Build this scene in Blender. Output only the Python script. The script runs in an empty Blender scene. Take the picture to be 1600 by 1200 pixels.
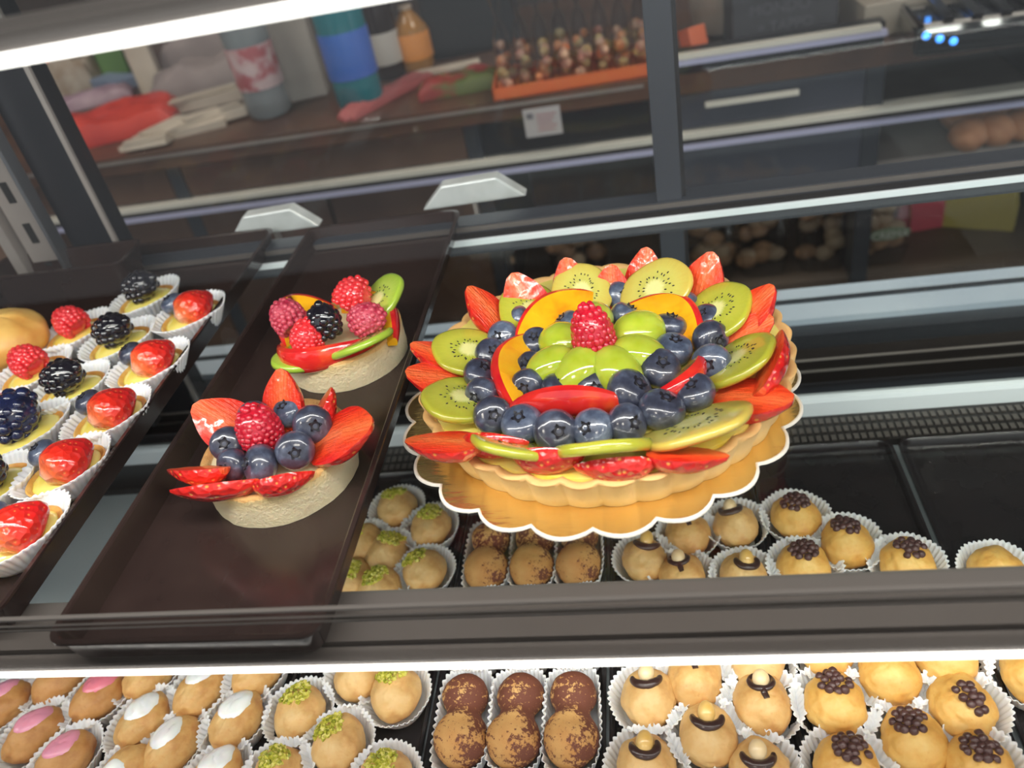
import bpy, bmesh, math, random
from mathutils import Vector, Matrix, noise
from mathutils.bvhtree import BVHTree
random.seed(11)
PI = math.pi
C = bpy.context.scene.collection
sc = bpy.context.scene
ZS = 1.0            # the glass shelf stands one metre above the floor; all z below are measured from the shelf
CH = .35            # camera height over the shelf
CAMP = (1276.55, .636574, .181967, -.083583)

# ------------------------------------------------------------------ camera
def cam_rot():
    f, rx, ry, rz = CAMP
    Rx = Matrix.Rotation(rx, 3, 'X'); Ry = Matrix.Rotation(ry, 3, 'Y'); Rz = Matrix.Rotation(rz, 3, 'Z')
    B = Matrix(((1, 0, 0), (0, 0, -1), (0, 1, 0)))
    return (Rz @ Ry @ Rx) @ B          # world -> (right, down, forward)
RC = cam_rot()
CAMO = Vector((0, 0, CH))
def ray(px, py):
    return RC.transposed() @ Vector(((px - 800) / CAMP[0], (py - 600) / CAMP[0], 1))
def at(px, py, z=0.):
    d = ray(px, py); t = (z - CH) / d.z
    return CAMO + d * t
def aty(px, py, y):
    d = ray(px, py)
    return CAMO + d * (y / d.y)
cam = bpy.data.cameras.new('camera'); co = bpy.data.objects.new('camera', cam); C.objects.link(co)
W2 = RC.transposed()
m = Matrix(((W2[0][0], -W2[0][1], -W2[0][2]), (W2[1][0], -W2[1][1], -W2[1][2]), (W2[2][0], -W2[2][1], -W2[2][2])))
co.matrix_world = Matrix.Translation(CAMO) @ m.to_4x4()
cam.sensor_width = 36; cam.lens = 36 * CAMP[0] / 1600; cam.clip_start = .01; cam.clip_end = 50
cam.dof.use_dof = True; cam.dof.focus_distance = .56; cam.dof.aperture_fstop = (cam.lens / 5.2)
sc.camera = co

# ------------------------------------------------------------------ materials
def ln(c):
    return tuple(((v / 255) / 12.92 if v / 255 <= .04045 else ((v / 255 + .055) / 1.055) ** 2.4) for v in c) + (1,)
class NT:
    def __init__(s, name):
        s.m = bpy.data.materials.new(name); s.m.use_nodes = True; s.t = s.m.node_tree; s.n = s.t.nodes
        s.p = s.n['Principled BSDF']; s.out = s.n['Material Output']
    def add(s, typ, **kw):
        n = s.n.new(typ)
        for k, v in kw.items():
            if k.startswith('i_'): n.inputs[k[2:].replace('_', ' ')].default_value = v
            else: setattr(n, k, v)
        return n
    def link(s, a, b): s.t.links.new(a, b)
    def ramp(s, fac, stops):
        r = s.add('ShaderNodeValToRGB'); e = r.color_ramp.elements
        while len(e) > 1: e.remove(e[-1])
        e[0].position = stops[0][0]; e[0].color = stops[0][1]
        for p, c in stops[1:]:
            x = e.new(p); x.color = c
        s.link(fac, r.inputs[0]); return r.outputs[0]
    def coord(s, kind='Object'):
        return s.add('ShaderNodeTexCoord').outputs[kind]
    def noise(s, scale, detail=3, co=None, rough=.5):
        n = s.add('ShaderNodeTexNoise'); n.inputs['Scale'].default_value = scale; n.inputs['Detail'].default_value = detail
        n.inputs['Roughness'].default_value = rough
        s.link(co or s.coord(), n.inputs['Vector']); return n.outputs[0]
    def vor(s, scale, co=None, feature='F1', out='Distance'):
        n = s.add('ShaderNodeTexVoronoi'); n.feature = feature; n.inputs['Scale'].default_value = scale
        s.link(co or s.coord(), n.inputs['Vector']); return n.outputs[out]
    def math(s, op, a, b=None, clamp=False):
        n = s.add('ShaderNodeMath', operation=op); n.use_clamp = clamp
        for i, v in enumerate((a, b)):
            if v is None: continue
            if isinstance(v, (int, float)): n.inputs[i].default_value = v
            else: s.link(v, n.inputs[i])
        return n.outputs[0]
    def mix(s, f, a, b, bt='MIX'):
        n = s.add('ShaderNodeMix', data_type='RGBA', blend_type=bt)
        for i, v in ((0, f), (6, a), (7, b)):
            if isinstance(v, (int, float)): n.inputs[i].default_value = v
            elif isinstance(v, tuple): n.inputs[i].default_value = v
            else: s.link(v, n.inputs[i])
        return n.outputs[2]
    def bump(s, h, st=.3, dist=.001):
        b = s.add('ShaderNodeBump'); b.inputs['Strength'].default_value = st; b.inputs['Distance'].default_value = dist
        s.link(h, b.inputs['Height']); s.link(b.outputs[0], s.p.inputs['Normal'])
    def set(s, **kw):
        for k, v in kw.items():
            k = {'rough': 'Roughness', 'metal': 'Metallic', 'coat': 'Coat Weight', 'coatr': 'Coat Roughness', 'sss': 'Subsurface Weight',
                 'spec': 'Specular IOR Level', 'trans': 'Transmission Weight', 'col': 'Base Color', 'alpha': 'Alpha', 'sheen': 'Sheen Weight',
                 'ior': 'IOR'}.get(k, k)
            if isinstance(v, bpy.types.NodeSocket): s.link(v, s.p.inputs[k])
            else: s.p.inputs[k].default_value = v
        if 'sss' in kw:
            s.p.inputs['Subsurface Radius'].default_value = (.006, .003, .0015); s.p.inputs['Subsurface Scale'].default_value = 1
        return s.m
def plain(name, c, rough=.5, **kw):
    t = NT(name); return t.set(col=ln(c), rough=rough, **kw)
def noisy(name, c1, c2, sc_=60, rough=.5, bump=0, bs=None, lo=.35, hi=.65, **kw):
    t = NT(name); n = t.noise(sc_, 4)
    t.set(col=t.ramp(n, [(lo, ln(c1)), (hi, ln(c2))]), rough=rough, **kw)
    if bump: t.bump(t.noise(bs or sc_ * 3, 4), bump)
    return t.m
def emis(name, c, st):
    t = NT(name); t.set(col=ln(c)); t.p.inputs['Emission Color'].default_value = ln(c); t.p.inputs['Emission Strength'].default_value = st
    return t.m
def glassmat(name, tint=(.93, .97, .95), k=1., rough=0.):
    t = NT(name); t.n.remove(t.p)
    g = t.add('ShaderNodeNewGeometry'); d = t.add('ShaderNodeVectorMath', operation='DOT_PRODUCT')
    t.link(g.outputs['Incoming'], d.inputs[0]); t.link(g.outputs['Normal'], d.inputs[1])
    c = t.math('ABSOLUTE', d.outputs['Value']); o = t.math('SUBTRACT', 1., c, True); p = t.math('POWER', o, 5.)
    f = t.math('ADD', t.math('MULTIPLY', p, .96 * k), .04 * k, True)
    tr = t.add('ShaderNodeBsdfTransparent'); tr.inputs[0].default_value = tint + (1,)
    gl = t.add('ShaderNodeBsdfGlossy'); gl.inputs['Roughness'].default_value = rough
    mx = t.add('ShaderNodeMixShader'); t.link(f, mx.inputs[0]); t.link(tr.outputs[0], mx.inputs[1]); t.link(gl.outputs[0], mx.inputs[2])
    t.link(mx.outputs[0], t.out.inputs['Surface']); return t.m

M = {}
M['glass'] = glassmat('shelf glass', (.97, .99, .98), .55)
M['front_glass'] = glassmat('front glass', (.98, .985, .98), .4)
M['lip'] = glassmat('clear acrylic', (.90, .89, .885), 1.0, .05)
M['film'] = glassmat('clear film', (.80, .82, .84), 1.6, .12)
M['glass_edge_gleam'] = noisy('painted glass edge gleam', (240, 246, 250), (225, 236, 240), 8, .15, spec=1.)  # white colour stands in for the lit gleam along the glass edge
M['profile'] = noisy('dark taupe aluminium', (92, 86, 82), (100, 94, 90), 4, .42, metal=.3)
M['profile_dark'] = plain('black groove', (30, 26, 25), .4)
M['led'] = emis('led strip', (255, 252, 246), 4)
M['ledge'] = noisy('pale blue grey ledge', (184, 198, 218), (204, 216, 232), 5, .35)
M['black'] = noisy('black lacquer', (28, 28, 32), (36, 37, 42), 3, .3)
M['frame'] = noisy('anthracite frame', (48, 52, 60), (54, 58, 66), 3, .4)
M['steel'] = noisy('brushed steel', (168, 170, 175), (190, 192, 196), 6, .3, metal=.9)
M['steel_d'] = noisy('dull steel', (142, 134, 130), (162, 155, 150), 6, .4, metal=.35)
M['slot'] = plain('slot shadow', (14, 12, 12), .8)
t = NT('dark tray plastic'); n = t.noise(30, 3)
M['tray'] = t.set(col=t.ramp(n, [(.3, ln((42, 31, 29))), (.7, ln((50, 38, 35)))]), rough=t.math('ADD', t.math('MULTIPLY', t.noise(90, 4), .25), .06), spec=.45)
t = NT('black tray plastic'); n = t.noise(30, 3)
M['tray_b'] = t.set(col=t.ramp(n, [(.3, ln((30, 27, 29))), (.7, ln((38, 34, 35)))]), rough=t.math('ADD', t.math('MULTIPLY', t.noise(90, 4), .25), .08), spec=.45)
M['deck'] = noisy('deck steel', (176, 186, 190), (196, 204, 208), 5, .3, metal=.1)
M['white_steel'] = noisy('white enamel', (215, 222, 228), (228, 234, 238), 4, .3)
# gold board: embossed foil
t = NT('gold foil'); cn = t.coord(); mp = t.add('ShaderNodeMapping'); mp.inputs['Scale'].default_value = (.35, 1.6, 1); mp.inputs['Rotation'].default_value = (0, 0, .5)
t.link(cn, mp.inputs[0]); nn = t.noise(150, 2, mp.outputs[0])
M['gold'] = t.set(col=ln((244, 212, 138)), metal=.9, rough=.2); t.bump(nn, .45, .0014)
M['board_edge'] = plain('white card edge', (232, 226, 215), .4)
# crust
t = NT('shortcrust'); g = t.coord(); sx = t.add('ShaderNodeSeparateXYZ'); t.link(g, sx.inputs[0])
hz = t.math('MULTIPLY', sx.outputs[2], 34.)
base = t.ramp(t.math('ADD', hz, t.math('MULTIPLY', t.noise(60, 4), .35)), [(.0, ln((212, 174, 110))), (.45, ln((230, 198, 142))), (.85, ln((230, 194, 134))), (1.1, ln((224, 176, 112)))])
M['crust'] = t.set(col=base, rough=.65, sss=.15); t.bump(t.noise(500, 4), .35, .0008)
t = NT('pale shortcrust'); g = t.coord(); sx = t.add('ShaderNodeSeparateXYZ'); t.link(g, sx.inputs[0])
hz = t.math('MULTIPLY', sx.outputs[2], 34.)
base = t.ramp(t.math('ADD', hz, t.math('MULTIPLY', t.noise(80, 4), .3)), [(.0, ln((240, 222, 182))), (.6, ln((246, 228, 188))), (.95, ln((242, 212, 152))), (1.1, ln((232, 180, 112)))])
M['crust_pale'] = t.set(col=base, rough=.75, sss=.15); t.bump(t.noise(330, 5, rough=.7), 1., .003)
M['custard'] = noisy('custard', (238, 216, 84), (244, 228, 134), 40, .25, bump=.2, bs=60, sss=.2, coat=.6)
M['cream'] = noisy('pale cream', (238, 222, 170), (244, 232, 196), 40, .25, sss=.2, coat=.6)
# kiwi (local z axis = disc normal, radius 1 -> .026)
def kiwi_mat(name, tone):
    t = NT(name); g = t.coord(); sx = t.add('ShaderNodeSeparateXYZ'); t.link(g, sx.inputs[0])
    cx = t.add('ShaderNodeCombineXYZ'); t.link(sx.outputs[0], cx.inputs[0]); t.link(sx.outputs[1], cx.inputs[1])
    ln_ = t.add('ShaderNodeVectorMath', operation='LENGTH'); t.link(cx.outputs[0], ln_.inputs[0])
    r = t.math('DIVIDE', ln_.outputs['Value'], .026)
    ang = t.math('ARCTAN2', sx.outputs[1], sx.outputs[0])
    cv = t.add('ShaderNodeCombineXYZ'); t.link(t.math('MULTIPLY', ang, 9.), cv.inputs[0]); t.link(t.math('MULTIPLY', r, 1.2), cv.inputs[1])
    st = t.noise(1.6, 3, cv.outputs[0])
    rr = t.math('ADD', r, t.math('MULTIPLY', t.math('SUBTRACT', st, .5), .3))
    a, b, c, d = tone
    col = t.ramp(rr, [(0, ln(a)), (.22, ln(a)), (.34, ln(b)), (.62, ln(c)), (.95, ln(d))])
    M[name] = t.set(col=col, rough=.2, sss=.35, coat=.8, coatr=.06); t.bump(t.noise(260, 3), .25, .0006)
kiwi_mat('kiwi', ((228, 224, 150), (178, 182, 66), (190, 188, 70), (172, 172, 56)))
kiwi_mat('kiwi_pale', ((226, 220, 150), (196, 190, 96), (206, 194, 98), (200, 178, 84)))
kiwi_mat('kiwi_green', ((226, 228, 160), (176, 196, 84), (182, 202, 88), (156, 184, 62)))
M['seed'] = plain('kiwi seed', (32, 24, 22), .3)
# strawberry: two materials
t = NT('strawberry skin'); v = t.vor(210); mask = t.ramp(v, [(.0, (1, 1, 1, 1)), (.18, (1, 1, 1, 1)), (.26, (0, 0, 0, 1))])
big = t.noise(40, 2)
body = t.ramp(big, [(.35, ln((200, 22, 24))), (.65, ln((224, 44, 34)))])
M['straw_skin'] = t.set(col=t.mix(mask, body, ln((232, 150, 70))), rough=.22, sss=.12, coat=.9, coatr=.05); t.bump(v, .8, .0024)
t = NT('strawberry flesh'); g = t.coord(); sx = t.add('ShaderNodeSeparateXYZ'); t.link(g, sx.inputs[0])
ax = t.math('ABSOLUTE', t.math('MULTIPLY', sx.outputs[0], 55.)); cv = t.add('ShaderNodeCombineXYZ')
t.link(t.math('MULTIPLY', sx.outputs[0], 700.), cv.inputs[0]); t.link(t.math('MULTIPLY', sx.outputs[1], 90.), cv.inputs[1])
st = t.noise(1., 3, cv.outputs[0]); rr = t.math('ADD', ax, t.math('MULTIPLY', t.math('SUBTRACT', st, .5), .7))
M['straw_flesh'] = t.set(col=t.ramp(rr, [(0, ln((242, 112, 60))), (.3, ln((238, 80, 36))), (.65, ln((230, 52, 26))), (.9, ln((206, 20, 18)))]), rough=.3, sss=.1, coat=.6, coatr=.08)
t.bump(t.math('ADD', st, t.noise(260, 3)), .8, .0016)
t = NT('whole strawberry'); v = t.vor(230); mask = t.ramp(v, [(.0, (1, 1, 1, 1)), (.13, (1, 1, 1, 1)), (.2, (0, 0, 0, 1))])
g = t.coord(); sx = t.add('ShaderNodeSeparateXYZ'); t.link(g, sx.inputs[0])
hz = t.math('ADD', t.math('MULTIPLY', sx.outputs[1], 27.), .5)
body = t.ramp(hz, [(0.0, ln((244, 196, 160))), (.14, ln((240, 110, 60))), (.34, ln((232, 52, 34))), (.75, ln((208, 28, 30)))])
M['straw_whole'] = t.set(col=t.mix(mask, body, ln((236, 120, 60))), rough=.22, sss=.12, coat=.9, coatr=.05); t.bump(v, .8, .0024)
# blueberry
def bb(name, a, b, c):
    t = NT(name); n = t.noise(110, 5, rough=.65)
    M[name] = t.set(col=t.ramp(n, [(.3, ln(a)), (.5, ln(b)), (.72, ln(c))]), rough=.32, coat=1., coatr=.04)
bb('blueberry', (46, 50, 70), (78, 88, 110), (122, 134, 156))
bb('blueberry_dark', (32, 32, 46), (58, 62, 80), (92, 102, 124))
M['calyx'] = plain('blueberry crown', (22, 20, 30), .5)
M['raspberry'] = noisy('raspberry', (190, 14, 40), (214, 34, 58), 150, .22, sss=.25, coat=.8, coatr=.08)
M['raspberry_l'] = noisy('raspberry bright', (220, 34, 44), (236, 62, 66), 150, .22, sss=.25, coat=.8, coatr=.08)
M['raspberry_f'] = noisy('raspberry frosted', (170, 28, 60), (206, 88, 104), 220, .4, sss=.2, coat=.3)
M['blackberry'] = noisy('blackberry', (14, 12, 20), (30, 28, 36), 120, .16, coat=.9)
M['blackberry_b'] = noisy('blue black blackberry', (18, 22, 48), (34, 42, 78), 120, .2, coat=.9)
t = NT('grape'); g = t.noise(90, 2)
M['grape'] = t.set(col=t.ramp(g, [(.3, ln((168, 184, 44))), (.7, ln((192, 204, 78)))]), rough=.1, sss=.6, coat=1., coatr=.03)
M['grape_cut'] = plain('grape flesh', (206, 212, 110), .15, sss=.5, coat=1.)
t = NT('peach skin'); g = t.noise(45, 3)
M['peach_skin'] = t.set(col=t.ramp(g, [(.3, ln((196, 20, 34))), (.55, ln((220, 46, 38))), (.75, ln((236, 98, 44)))]), rough=.15, sss=.1, coat=1., coatr=.04)
t = NT('peach flesh'); g = t.noise(55, 3)
M['peach'] = t.set(col=t.ramp(g, [(.3, ln((244, 186, 34))), (.55, ln((242, 172, 24))), (.78, ln((226, 128, 20)))]), rough=.2, sss=.3, coat=.9, coatr=.05)
# paper cup
t = NT('cup paper'); M['paper'] = t.set(col=t.ramp(t.noise(30, 2), [(.3, ln((234, 231, 229))), (.7, ln((243, 241, 239)))]), rough=.7, sss=.25)
t.p.inputs['Transmission Weight'].default_value = 0
def puffmat(name, a, b, c):
    t = NT(name); n = t.noise(38, 5, rough=.6); n2 = t.noise(420, 3)
    col = t.ramp(n, [(.34, ln(a)), (.5, ln(b)), (.66, ln(c))])
    M[name] = t.set(col=t.mix(t.ramp(n2, [(.6, (0, 0, 0, 1)), (.8, (.5, .5, .5, 1))]), col, ln(c)), rough=.5, sss=.12)
    t.bump(t.math('ADD', t.noise(200, 5, rough=.6), t.math('MULTIPLY', t.noise(60, 2), 2.)), .35, .0012)
puffmat('puff_gold', (222, 184, 122), (214, 166, 100), (190, 128, 68))
puffmat('puff_pale', (226, 192, 134), (220, 176, 112), (200, 144, 82))
puffmat('puff_brown', (208, 158, 100), (198, 144, 84), (172, 112, 60))
puffmat('puff_yellow', (228, 190, 112), (222, 170, 86), (204, 140, 60))
def cocoa(name, th):
    t = NT(name); n = t.noise(48, 3); base = t.ramp(n, [(.3, ln((214, 168, 104))), (.7, ln((190, 130, 68)))])
    sp = t.noise(330, 4, rough=.7); g = t.coord(); sx = t.add('ShaderNodeSeparateXYZ'); t.link(g, sx.inputs[0])
    lo = t.noise(40, 2)
    f = t.math('ADD', t.math('ADD', sp, t.math('MULTIPLY', sx.outputs[1], 4.)), t.math('MULTIPLY', t.math('SUBTRACT', lo, .5), .9))
    mk = t.ramp(f, [(th, (0, 0, 0, 1)), (th + .07, (1, 1, 1, 1))])
    M[name] = t.set(col=t.mix(mk, base, ln((112, 62, 44))), rough=.75); t.bump(t.noise(300, 5), .4, .001)
cocoa('cocoa_front', .38); cocoa('cocoa_back', .45)
M['icing_pink'] = noisy('pink icing', (236, 150, 176), (240, 164, 186), 30, .25, sss=.3, coat=.4)
M['icing_pink2'] = noisy('deep pink icing', (238, 128, 150), (242, 142, 160), 30, .25, sss=.3, coat=.4)
M['icing_white'] = noisy('white icing', (242, 244, 244), (248, 250, 250), 30, .2, sss=.3, coat=.5)
M['choc'] = noisy('dark chocolate', (52, 34, 32), (66, 44, 40), 60, .3, coat=.3)
M['chip'] = noisy('chocolate chip', (70, 44, 42), (88, 58, 54), 90, .35, coat=.2)
M['nut'] = noisy('hazelnut', (222, 176, 92), (234, 196, 124), 60, .3, coat=.5)
M['nut_pale'] = noisy('pale hazelnut', (230, 200, 150), (238, 214, 172), 60, .35, coat=.4)
t = NT('pistachio'); v = t.vor(420, out='Color'); bw = t.add('ShaderNodeRGBToBW'); t.link(v, bw.inputs[0])
M['pist'] = t.set(col=t.ramp(bw.outputs[0], [(.15, ln((132, 138, 34))), (.4, ln((176, 176, 50))), (.65, ln((204, 196, 76))), (.9, ln((226, 214, 130)))]), rough=.45)
M['brioche'] = noisy('brioche', (232, 190, 108), (206, 140, 62), 30, .4, bump=.3, sss=.1)
# backdrop
M['wood_dark'] = noisy('dark brown worktop', (78, 54, 44), (98, 70, 54), 9, .35)
M['brown_panel'] = noisy('brown cabinet panel', (74, 52, 42), (92, 68, 54), 6, .6)
M['blue_panel'] = noisy('slate cabinet panel', (56, 60, 72), (64, 68, 82), 5, .5)
M['dark_int'] = noisy('dark cabinet interior', (88, 74, 66), (104, 88, 78), 6, .6)
M['alu'] = noisy('aluminium handle', (214, 212, 202), (226, 224, 214), 6, .3)
M['alu_blue'] = plain('cool aluminium', (186, 188, 220), .3)
M['wallc'] = noisy('shop wall', (62, 52, 50), (74, 62, 58), 3, .7)
M['floorc'] = noisy('shop floor tiles', (70, 66, 64), (84, 80, 78), 3, .5)
M['ceil'] = noisy('shop ceiling', (170, 168, 165), (180, 178, 175), 3, .8)

# ------------------------------------------------------------------ mesh helpers
class MB:
    def __init__(s): s.v = []; s.f = []; s.m = []; s.mats = []
    def mi(s, mat):
        if mat not in s.mats: s.mats.append(mat)
        return s.mats.index(mat)
    def add(s, vs, fs, mat, T=None):
        b = len(s.v); i = s.mi(mat)
        for v in vs:
            v = Vector(v); s.v.append(T @ v if T is not None else v)
        for f in fs: s.f.append([b + k for k in f]); s.m.append(i)
        return s
    def box(s, x0, x1, y0, y1, z0, z1, mat, T=None):
        vs = [(x, y, z) for x in (x0, x1) for y in (y0, y1) for z in (z0, z1)]
        return s.add(vs, [(0, 1, 3, 2), (4, 6, 7, 5), (0, 4, 5, 1), (2, 3, 7, 6), (0, 2, 6, 4), (1, 5, 7, 3)], mat, T)
    def lathe(s, prof, mat, n=32, T=None, cap=True):
        vs = []; fs = []
        for r, z in prof:
            for k in range(n): a = 2 * PI * k / n; vs.append((r * math.cos(a), r * math.sin(a), z))
        for i in range(len(prof) - 1):
            for k in range(n): fs.append((i * n + k, i * n + (k + 1) % n, (i + 1) * n + (k + 1) % n, (i + 1) * n + k))
        if cap:
            fs.append(tuple(range(n - 1, -1, -1))); fs.append(tuple((len(prof) - 1) * n + k for k in range(n)))
        return s.add(vs, fs, mat, T)
    def ell(s, c, r, mat, nu=16, nv=10, T=None, fn=None, M3=None):
        vs = []; fs = []
        r = r if isinstance(r, (tuple, list)) else (r, r, r)
        def pt(th, ph):
            d = Vector((math.sin(th) * math.cos(ph), math.sin(th) * math.sin(ph), math.cos(th)))
            k = fn(d) if fn else 1
            p = Vector((d.x * r[0] * k, d.y * r[1] * k, d.z * r[2] * k))
            if M3 is not None: p = M3 @ p
            return p + Vector(c)
        vs.append(pt(0, 0))
        for i in range(1, nv):
            for k in range(nu): vs.append(pt(PI * i / nv, 2 * PI * k / nu))
        vs.append(pt(PI, 0)); L = len(vs) - 1
        for k in range(nu): fs.append((0, 1 + k, 1 + (k + 1) % nu))
        for i in range(nv - 2):
            a = 1 + i * nu
            for k in range(nu): fs.append((a + k, a + nu + k, a + nu + (k + 1) % nu, a + (k + 1) % nu))
        a = 1 + (nv - 2) * nu
        for k in range(nu): fs.append((a + k, L, a + (k + 1) % nu))
        return s.add(vs, fs, mat, T)
    def tube(s, pts, rad, mat, n=10, T=None, flat=1.):
        vs = []; fs = []; N = len(pts); pts = [Vector(p) for p in pts]
        for i, p in enumerate(pts):
            d = (pts[min(i + 1, N - 1)] - pts[max(i - 1, 0)]).normalized()
            u = d.cross(Vector((0, 0, 1)));
            if u.length < 1e-4: u = Vector((1, 0, 0))
            u.normalize(); w = u.cross(d)
            r = rad[i] if isinstance(rad, (list, tuple)) else rad
            for k in range(n): a = 2 * PI * k / n; vs.append(p + u * r * math.cos(a) + w * r * flat * math.sin(a))
        for i in range(N - 1):
            for k in range(n): fs.append((i * n + k, i * n + (k + 1) % n, (i + 1) * n + (k + 1) % n, (i + 1) * n + k))
        fs.append(tuple(range(n - 1, -1, -1))); fs.append(tuple((N - 1) * n + k for k in range(n)))
        return s.add(vs, fs, mat, T)
    def extr(s, poly, h, mat, T=None, mat2=None, ax='z'):
        n = len(poly); vs = [(x, y, 0) for x, y in poly] + [(x, y, h) for x, y in poly]
        s.add(vs, [tuple(range(n - 1, -1, -1)), tuple(range(n, 2 * n))], mat, T)
        return s.add(vs, [(k, (k + 1) % n, n + (k + 1) % n, n + k) for k in range(n)], mat2 or mat, T)
    def mesh(s, name, smooth=True, ang=50):
        me = bpy.data.meshes.new(name); me.from_pydata([tuple(v) for v in s.v], [], s.f)
        for m_ in s.mats: me.materials.append(m_)
        me.polygons.foreach_set('material_index', s.m)
        bm = bmesh.new(); bm.from_mesh(me); bmesh.ops.remove_doubles(bm, verts=bm.verts, dist=1e-6); bmesh.ops.recalc_face_normals(bm, faces=bm.faces); bm.to_mesh(me); bm.free()
        if smooth:
            me.polygons.foreach_set('use_smooth', [True] * len(me.polygons))
            me.set_sharp_from_angle(angle=math.radians(ang))
        me.update(); return me
    def obj(s, name, parent=None, loc=None, smooth=True, ang=50, bevel=0):
        return put(s.mesh(name, smooth, ang), name, parent, loc=loc, bevel=bevel)
def put(me, name, parent=None, loc=None, rot=None, scale=None, mat=None, bevel=0):
    o = bpy.data.objects.new(name, me); C.objects.link(o)
    if parent: o.parent = parent
    if mat is not None: o.matrix_local = mat
    else:
        if loc is not None: o.location = loc
        if rot is not None: o.rotation_euler = rot
        if scale is not None: o.scale = (scale,) * 3 if isinstance(scale, (int, float)) else scale
    if bevel:
        b = o.modifiers.new('bevel', 'BEVEL'); b.width = bevel; b.segments = 2; b.limit_method = 'ANGLE'
    return o
def tag(o, label=None, cat=None, group=None, kind=None):
    for k, v in (('label', label), ('category', cat), ('group', group), ('kind', kind)):
        if v: o[k] = v
    return o
def thing(name, label, cat, loc=(0, 0, 0), rz=0, group=None):
    o = bpy.data.objects.new(name, None); C.objects.link(o); o.empty_display_size = .02
    o.location = loc; o.rotation_euler = (0, 0, rz); return tag(o, label, cat, group)
def frame(pos, zax, yax):
    z = Vector(zax).normalized(); y = Vector(yax); y = (y - z * y.dot(z)).normalized(); x = y.cross(z)
    R = Matrix((x, y, z)).transposed().to_4x4(); return Matrix.Translation(Vector(pos)) @ R
def SC(s):
    s = (s, s, s) if isinstance(s, (int, float)) else s
    return Matrix.Diagonal((s[0], s[1], s[2], 1))
def nz(p, s=1., seed=0): return noise.noise(Vector(p) * s + Vector((seed * 7.3, seed * 3.1, seed * 1.7)))

# ------------------------------------------------------------------ fruit meshes
def me_blueberry(matk):
    b = MB()
    def fn(d):
        k = 1.
        if d.z > .55: k -= .22 * ((d.z - .55) / .45) ** 1.3
        return k * (1 + .02 * nz(d, 3))
    b.ell((0, 0, 0), (.0118, .0118, .0103), M[matk], 28, 18, fn=fn)
    for k in range(5):       # crown tips round the dimple
        a = 2 * PI * k / 5; c, s_ = math.cos(a), math.sin(a); p = Vector((c * .0028, s_ * .0028, .0083)); q = Vector((-s_, c, 0)) * .0012
        tip = Vector((c * .0042, s_ * .0042, .0094)); dn = Vector((0, 0, -.0009))
        b.add([p - q, p + q, tip, p - q + dn, p + q + dn, tip + dn], [(0, 1, 2), (5, 4, 3), (0, 3, 4, 1), (1, 4, 5, 2), (2, 5, 3, 0)], M['calyx'])
    b.lathe([(.0030, .0078), (.0024, .0083), (.0006, .0078)], M['calyx'], 12)
    return b.mesh('blueberry')
BB = [me_blueberry('blueberry'), me_blueberry('blueberry_dark')]
def me_berry(matk, r=.016, h=.036, dr=.0036, seed=0, hollow=False):
    """drupelet berry: base at z=0, tip at z=h"""
    rd = random.Random(seed); b = MB()
    b.ell((0, 0, h * .45), (r * .955, r * .955, h * .497), M[matk], 20, 14)
    rows = max(4, int(h / (dr * 1.45)))
    for i in range(rows + 1):
        tt = i / rows; z = dr * .7 + (h - dr * 1.5) * tt
        rr = r * math.sqrt(max(0, 1 - (max(0, tt - .25) / .80) ** 2.2)) * (.86 + .14 * min(1, tt * 5)) - dr * .7
        n = max(1, int(2 * PI * max(rr, .0001) / (dr * 1.75))) if rr > dr * .6 else 1
        if n == 1: rr = 0
        for k in range(n):
            a = 2 * PI * (k + .5 * (i % 2)) / n + rd.uniform(-.08, .08)
            s_ = dr * rd.uniform(.9, 1.12)
            b.ell((rr * math.cos(a), rr * math.sin(a), z + rd.uniform(-.1, .1) * dr + (dr * .3 if n == 1 else 0)), (s_, s_, s_ * .95), M[matk], 10, 7)
    return b.mesh('berry')
RB = [me_berry('raspberry', .0165, .034, .0027, 1), me_berry('raspberry_l', .015, .028, .0027, 2), me_berry('raspberry_f', .0155, .032, .0028, 3)]
KB = [me_berry('blackberry', .0145, .032, .0042, 4), me_berry('blackberry', .0155, .034, .0042, 5), me_berry('blackberry_b', .0165, .036, .0046, 6)]
def me_kiwi(matk, seed, th=.0055, seeds=34):
    rd = random.Random(seed); b = MB(); N = 48; R = .026
    def rad(a): return R * (1 + .05 * math.sin(a * 2 + seed) + .02 * math.sin(a * 5 + seed * 2))
    prof = [(0, th), (.3, th * 1.02), (.6, th), (.9, th * .99), (.975, th * .9), (1., th * .6), (1., th * .3), (.96, 0), (0, 0)]
    vs = []; fs = []
    for k_, z in prof:
        for i in range(N):
            a = 2 * PI * i / N; r = rad(a) * max(k_, .001); vs.append((r * math.cos(a), r * math.sin(a), z + .0004 * nz((r * 90 * math.cos(a), r * 90 * math.sin(a), z), 1, seed) * (z > 0)))
    for j in range(len(prof) - 1):
        for i in range(N): fs.append((j * N + i, j * N + (i + 1) % N, (j + 1) * N + (i + 1) % N, (j + 1) * N + i))
    b.add(vs, fs, M[matk])
    for i in range(seeds):
        a = 2 * PI * i / seeds * 1.0 + rd.uniform(-.09, .09); r = R * rd.uniform(.30, .56)
        R3 = Matrix.Rotation(a, 3, 'Z')
        b.ell((r * math.cos(a), r * math.sin(a), th * 1.0), (.0011, .00055, .0004), M['seed'], 6, 4, M3=R3)
    return b.mesh('kiwi_slice', ang=70)
KW = [me_kiwi('kiwi', 1), me_kiwi('kiwi', 2), me_kiwi('kiwi_pale', 3), me_kiwi('kiwi_green', 4), me_kiwi('kiwi', 5, .0075)]
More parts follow.
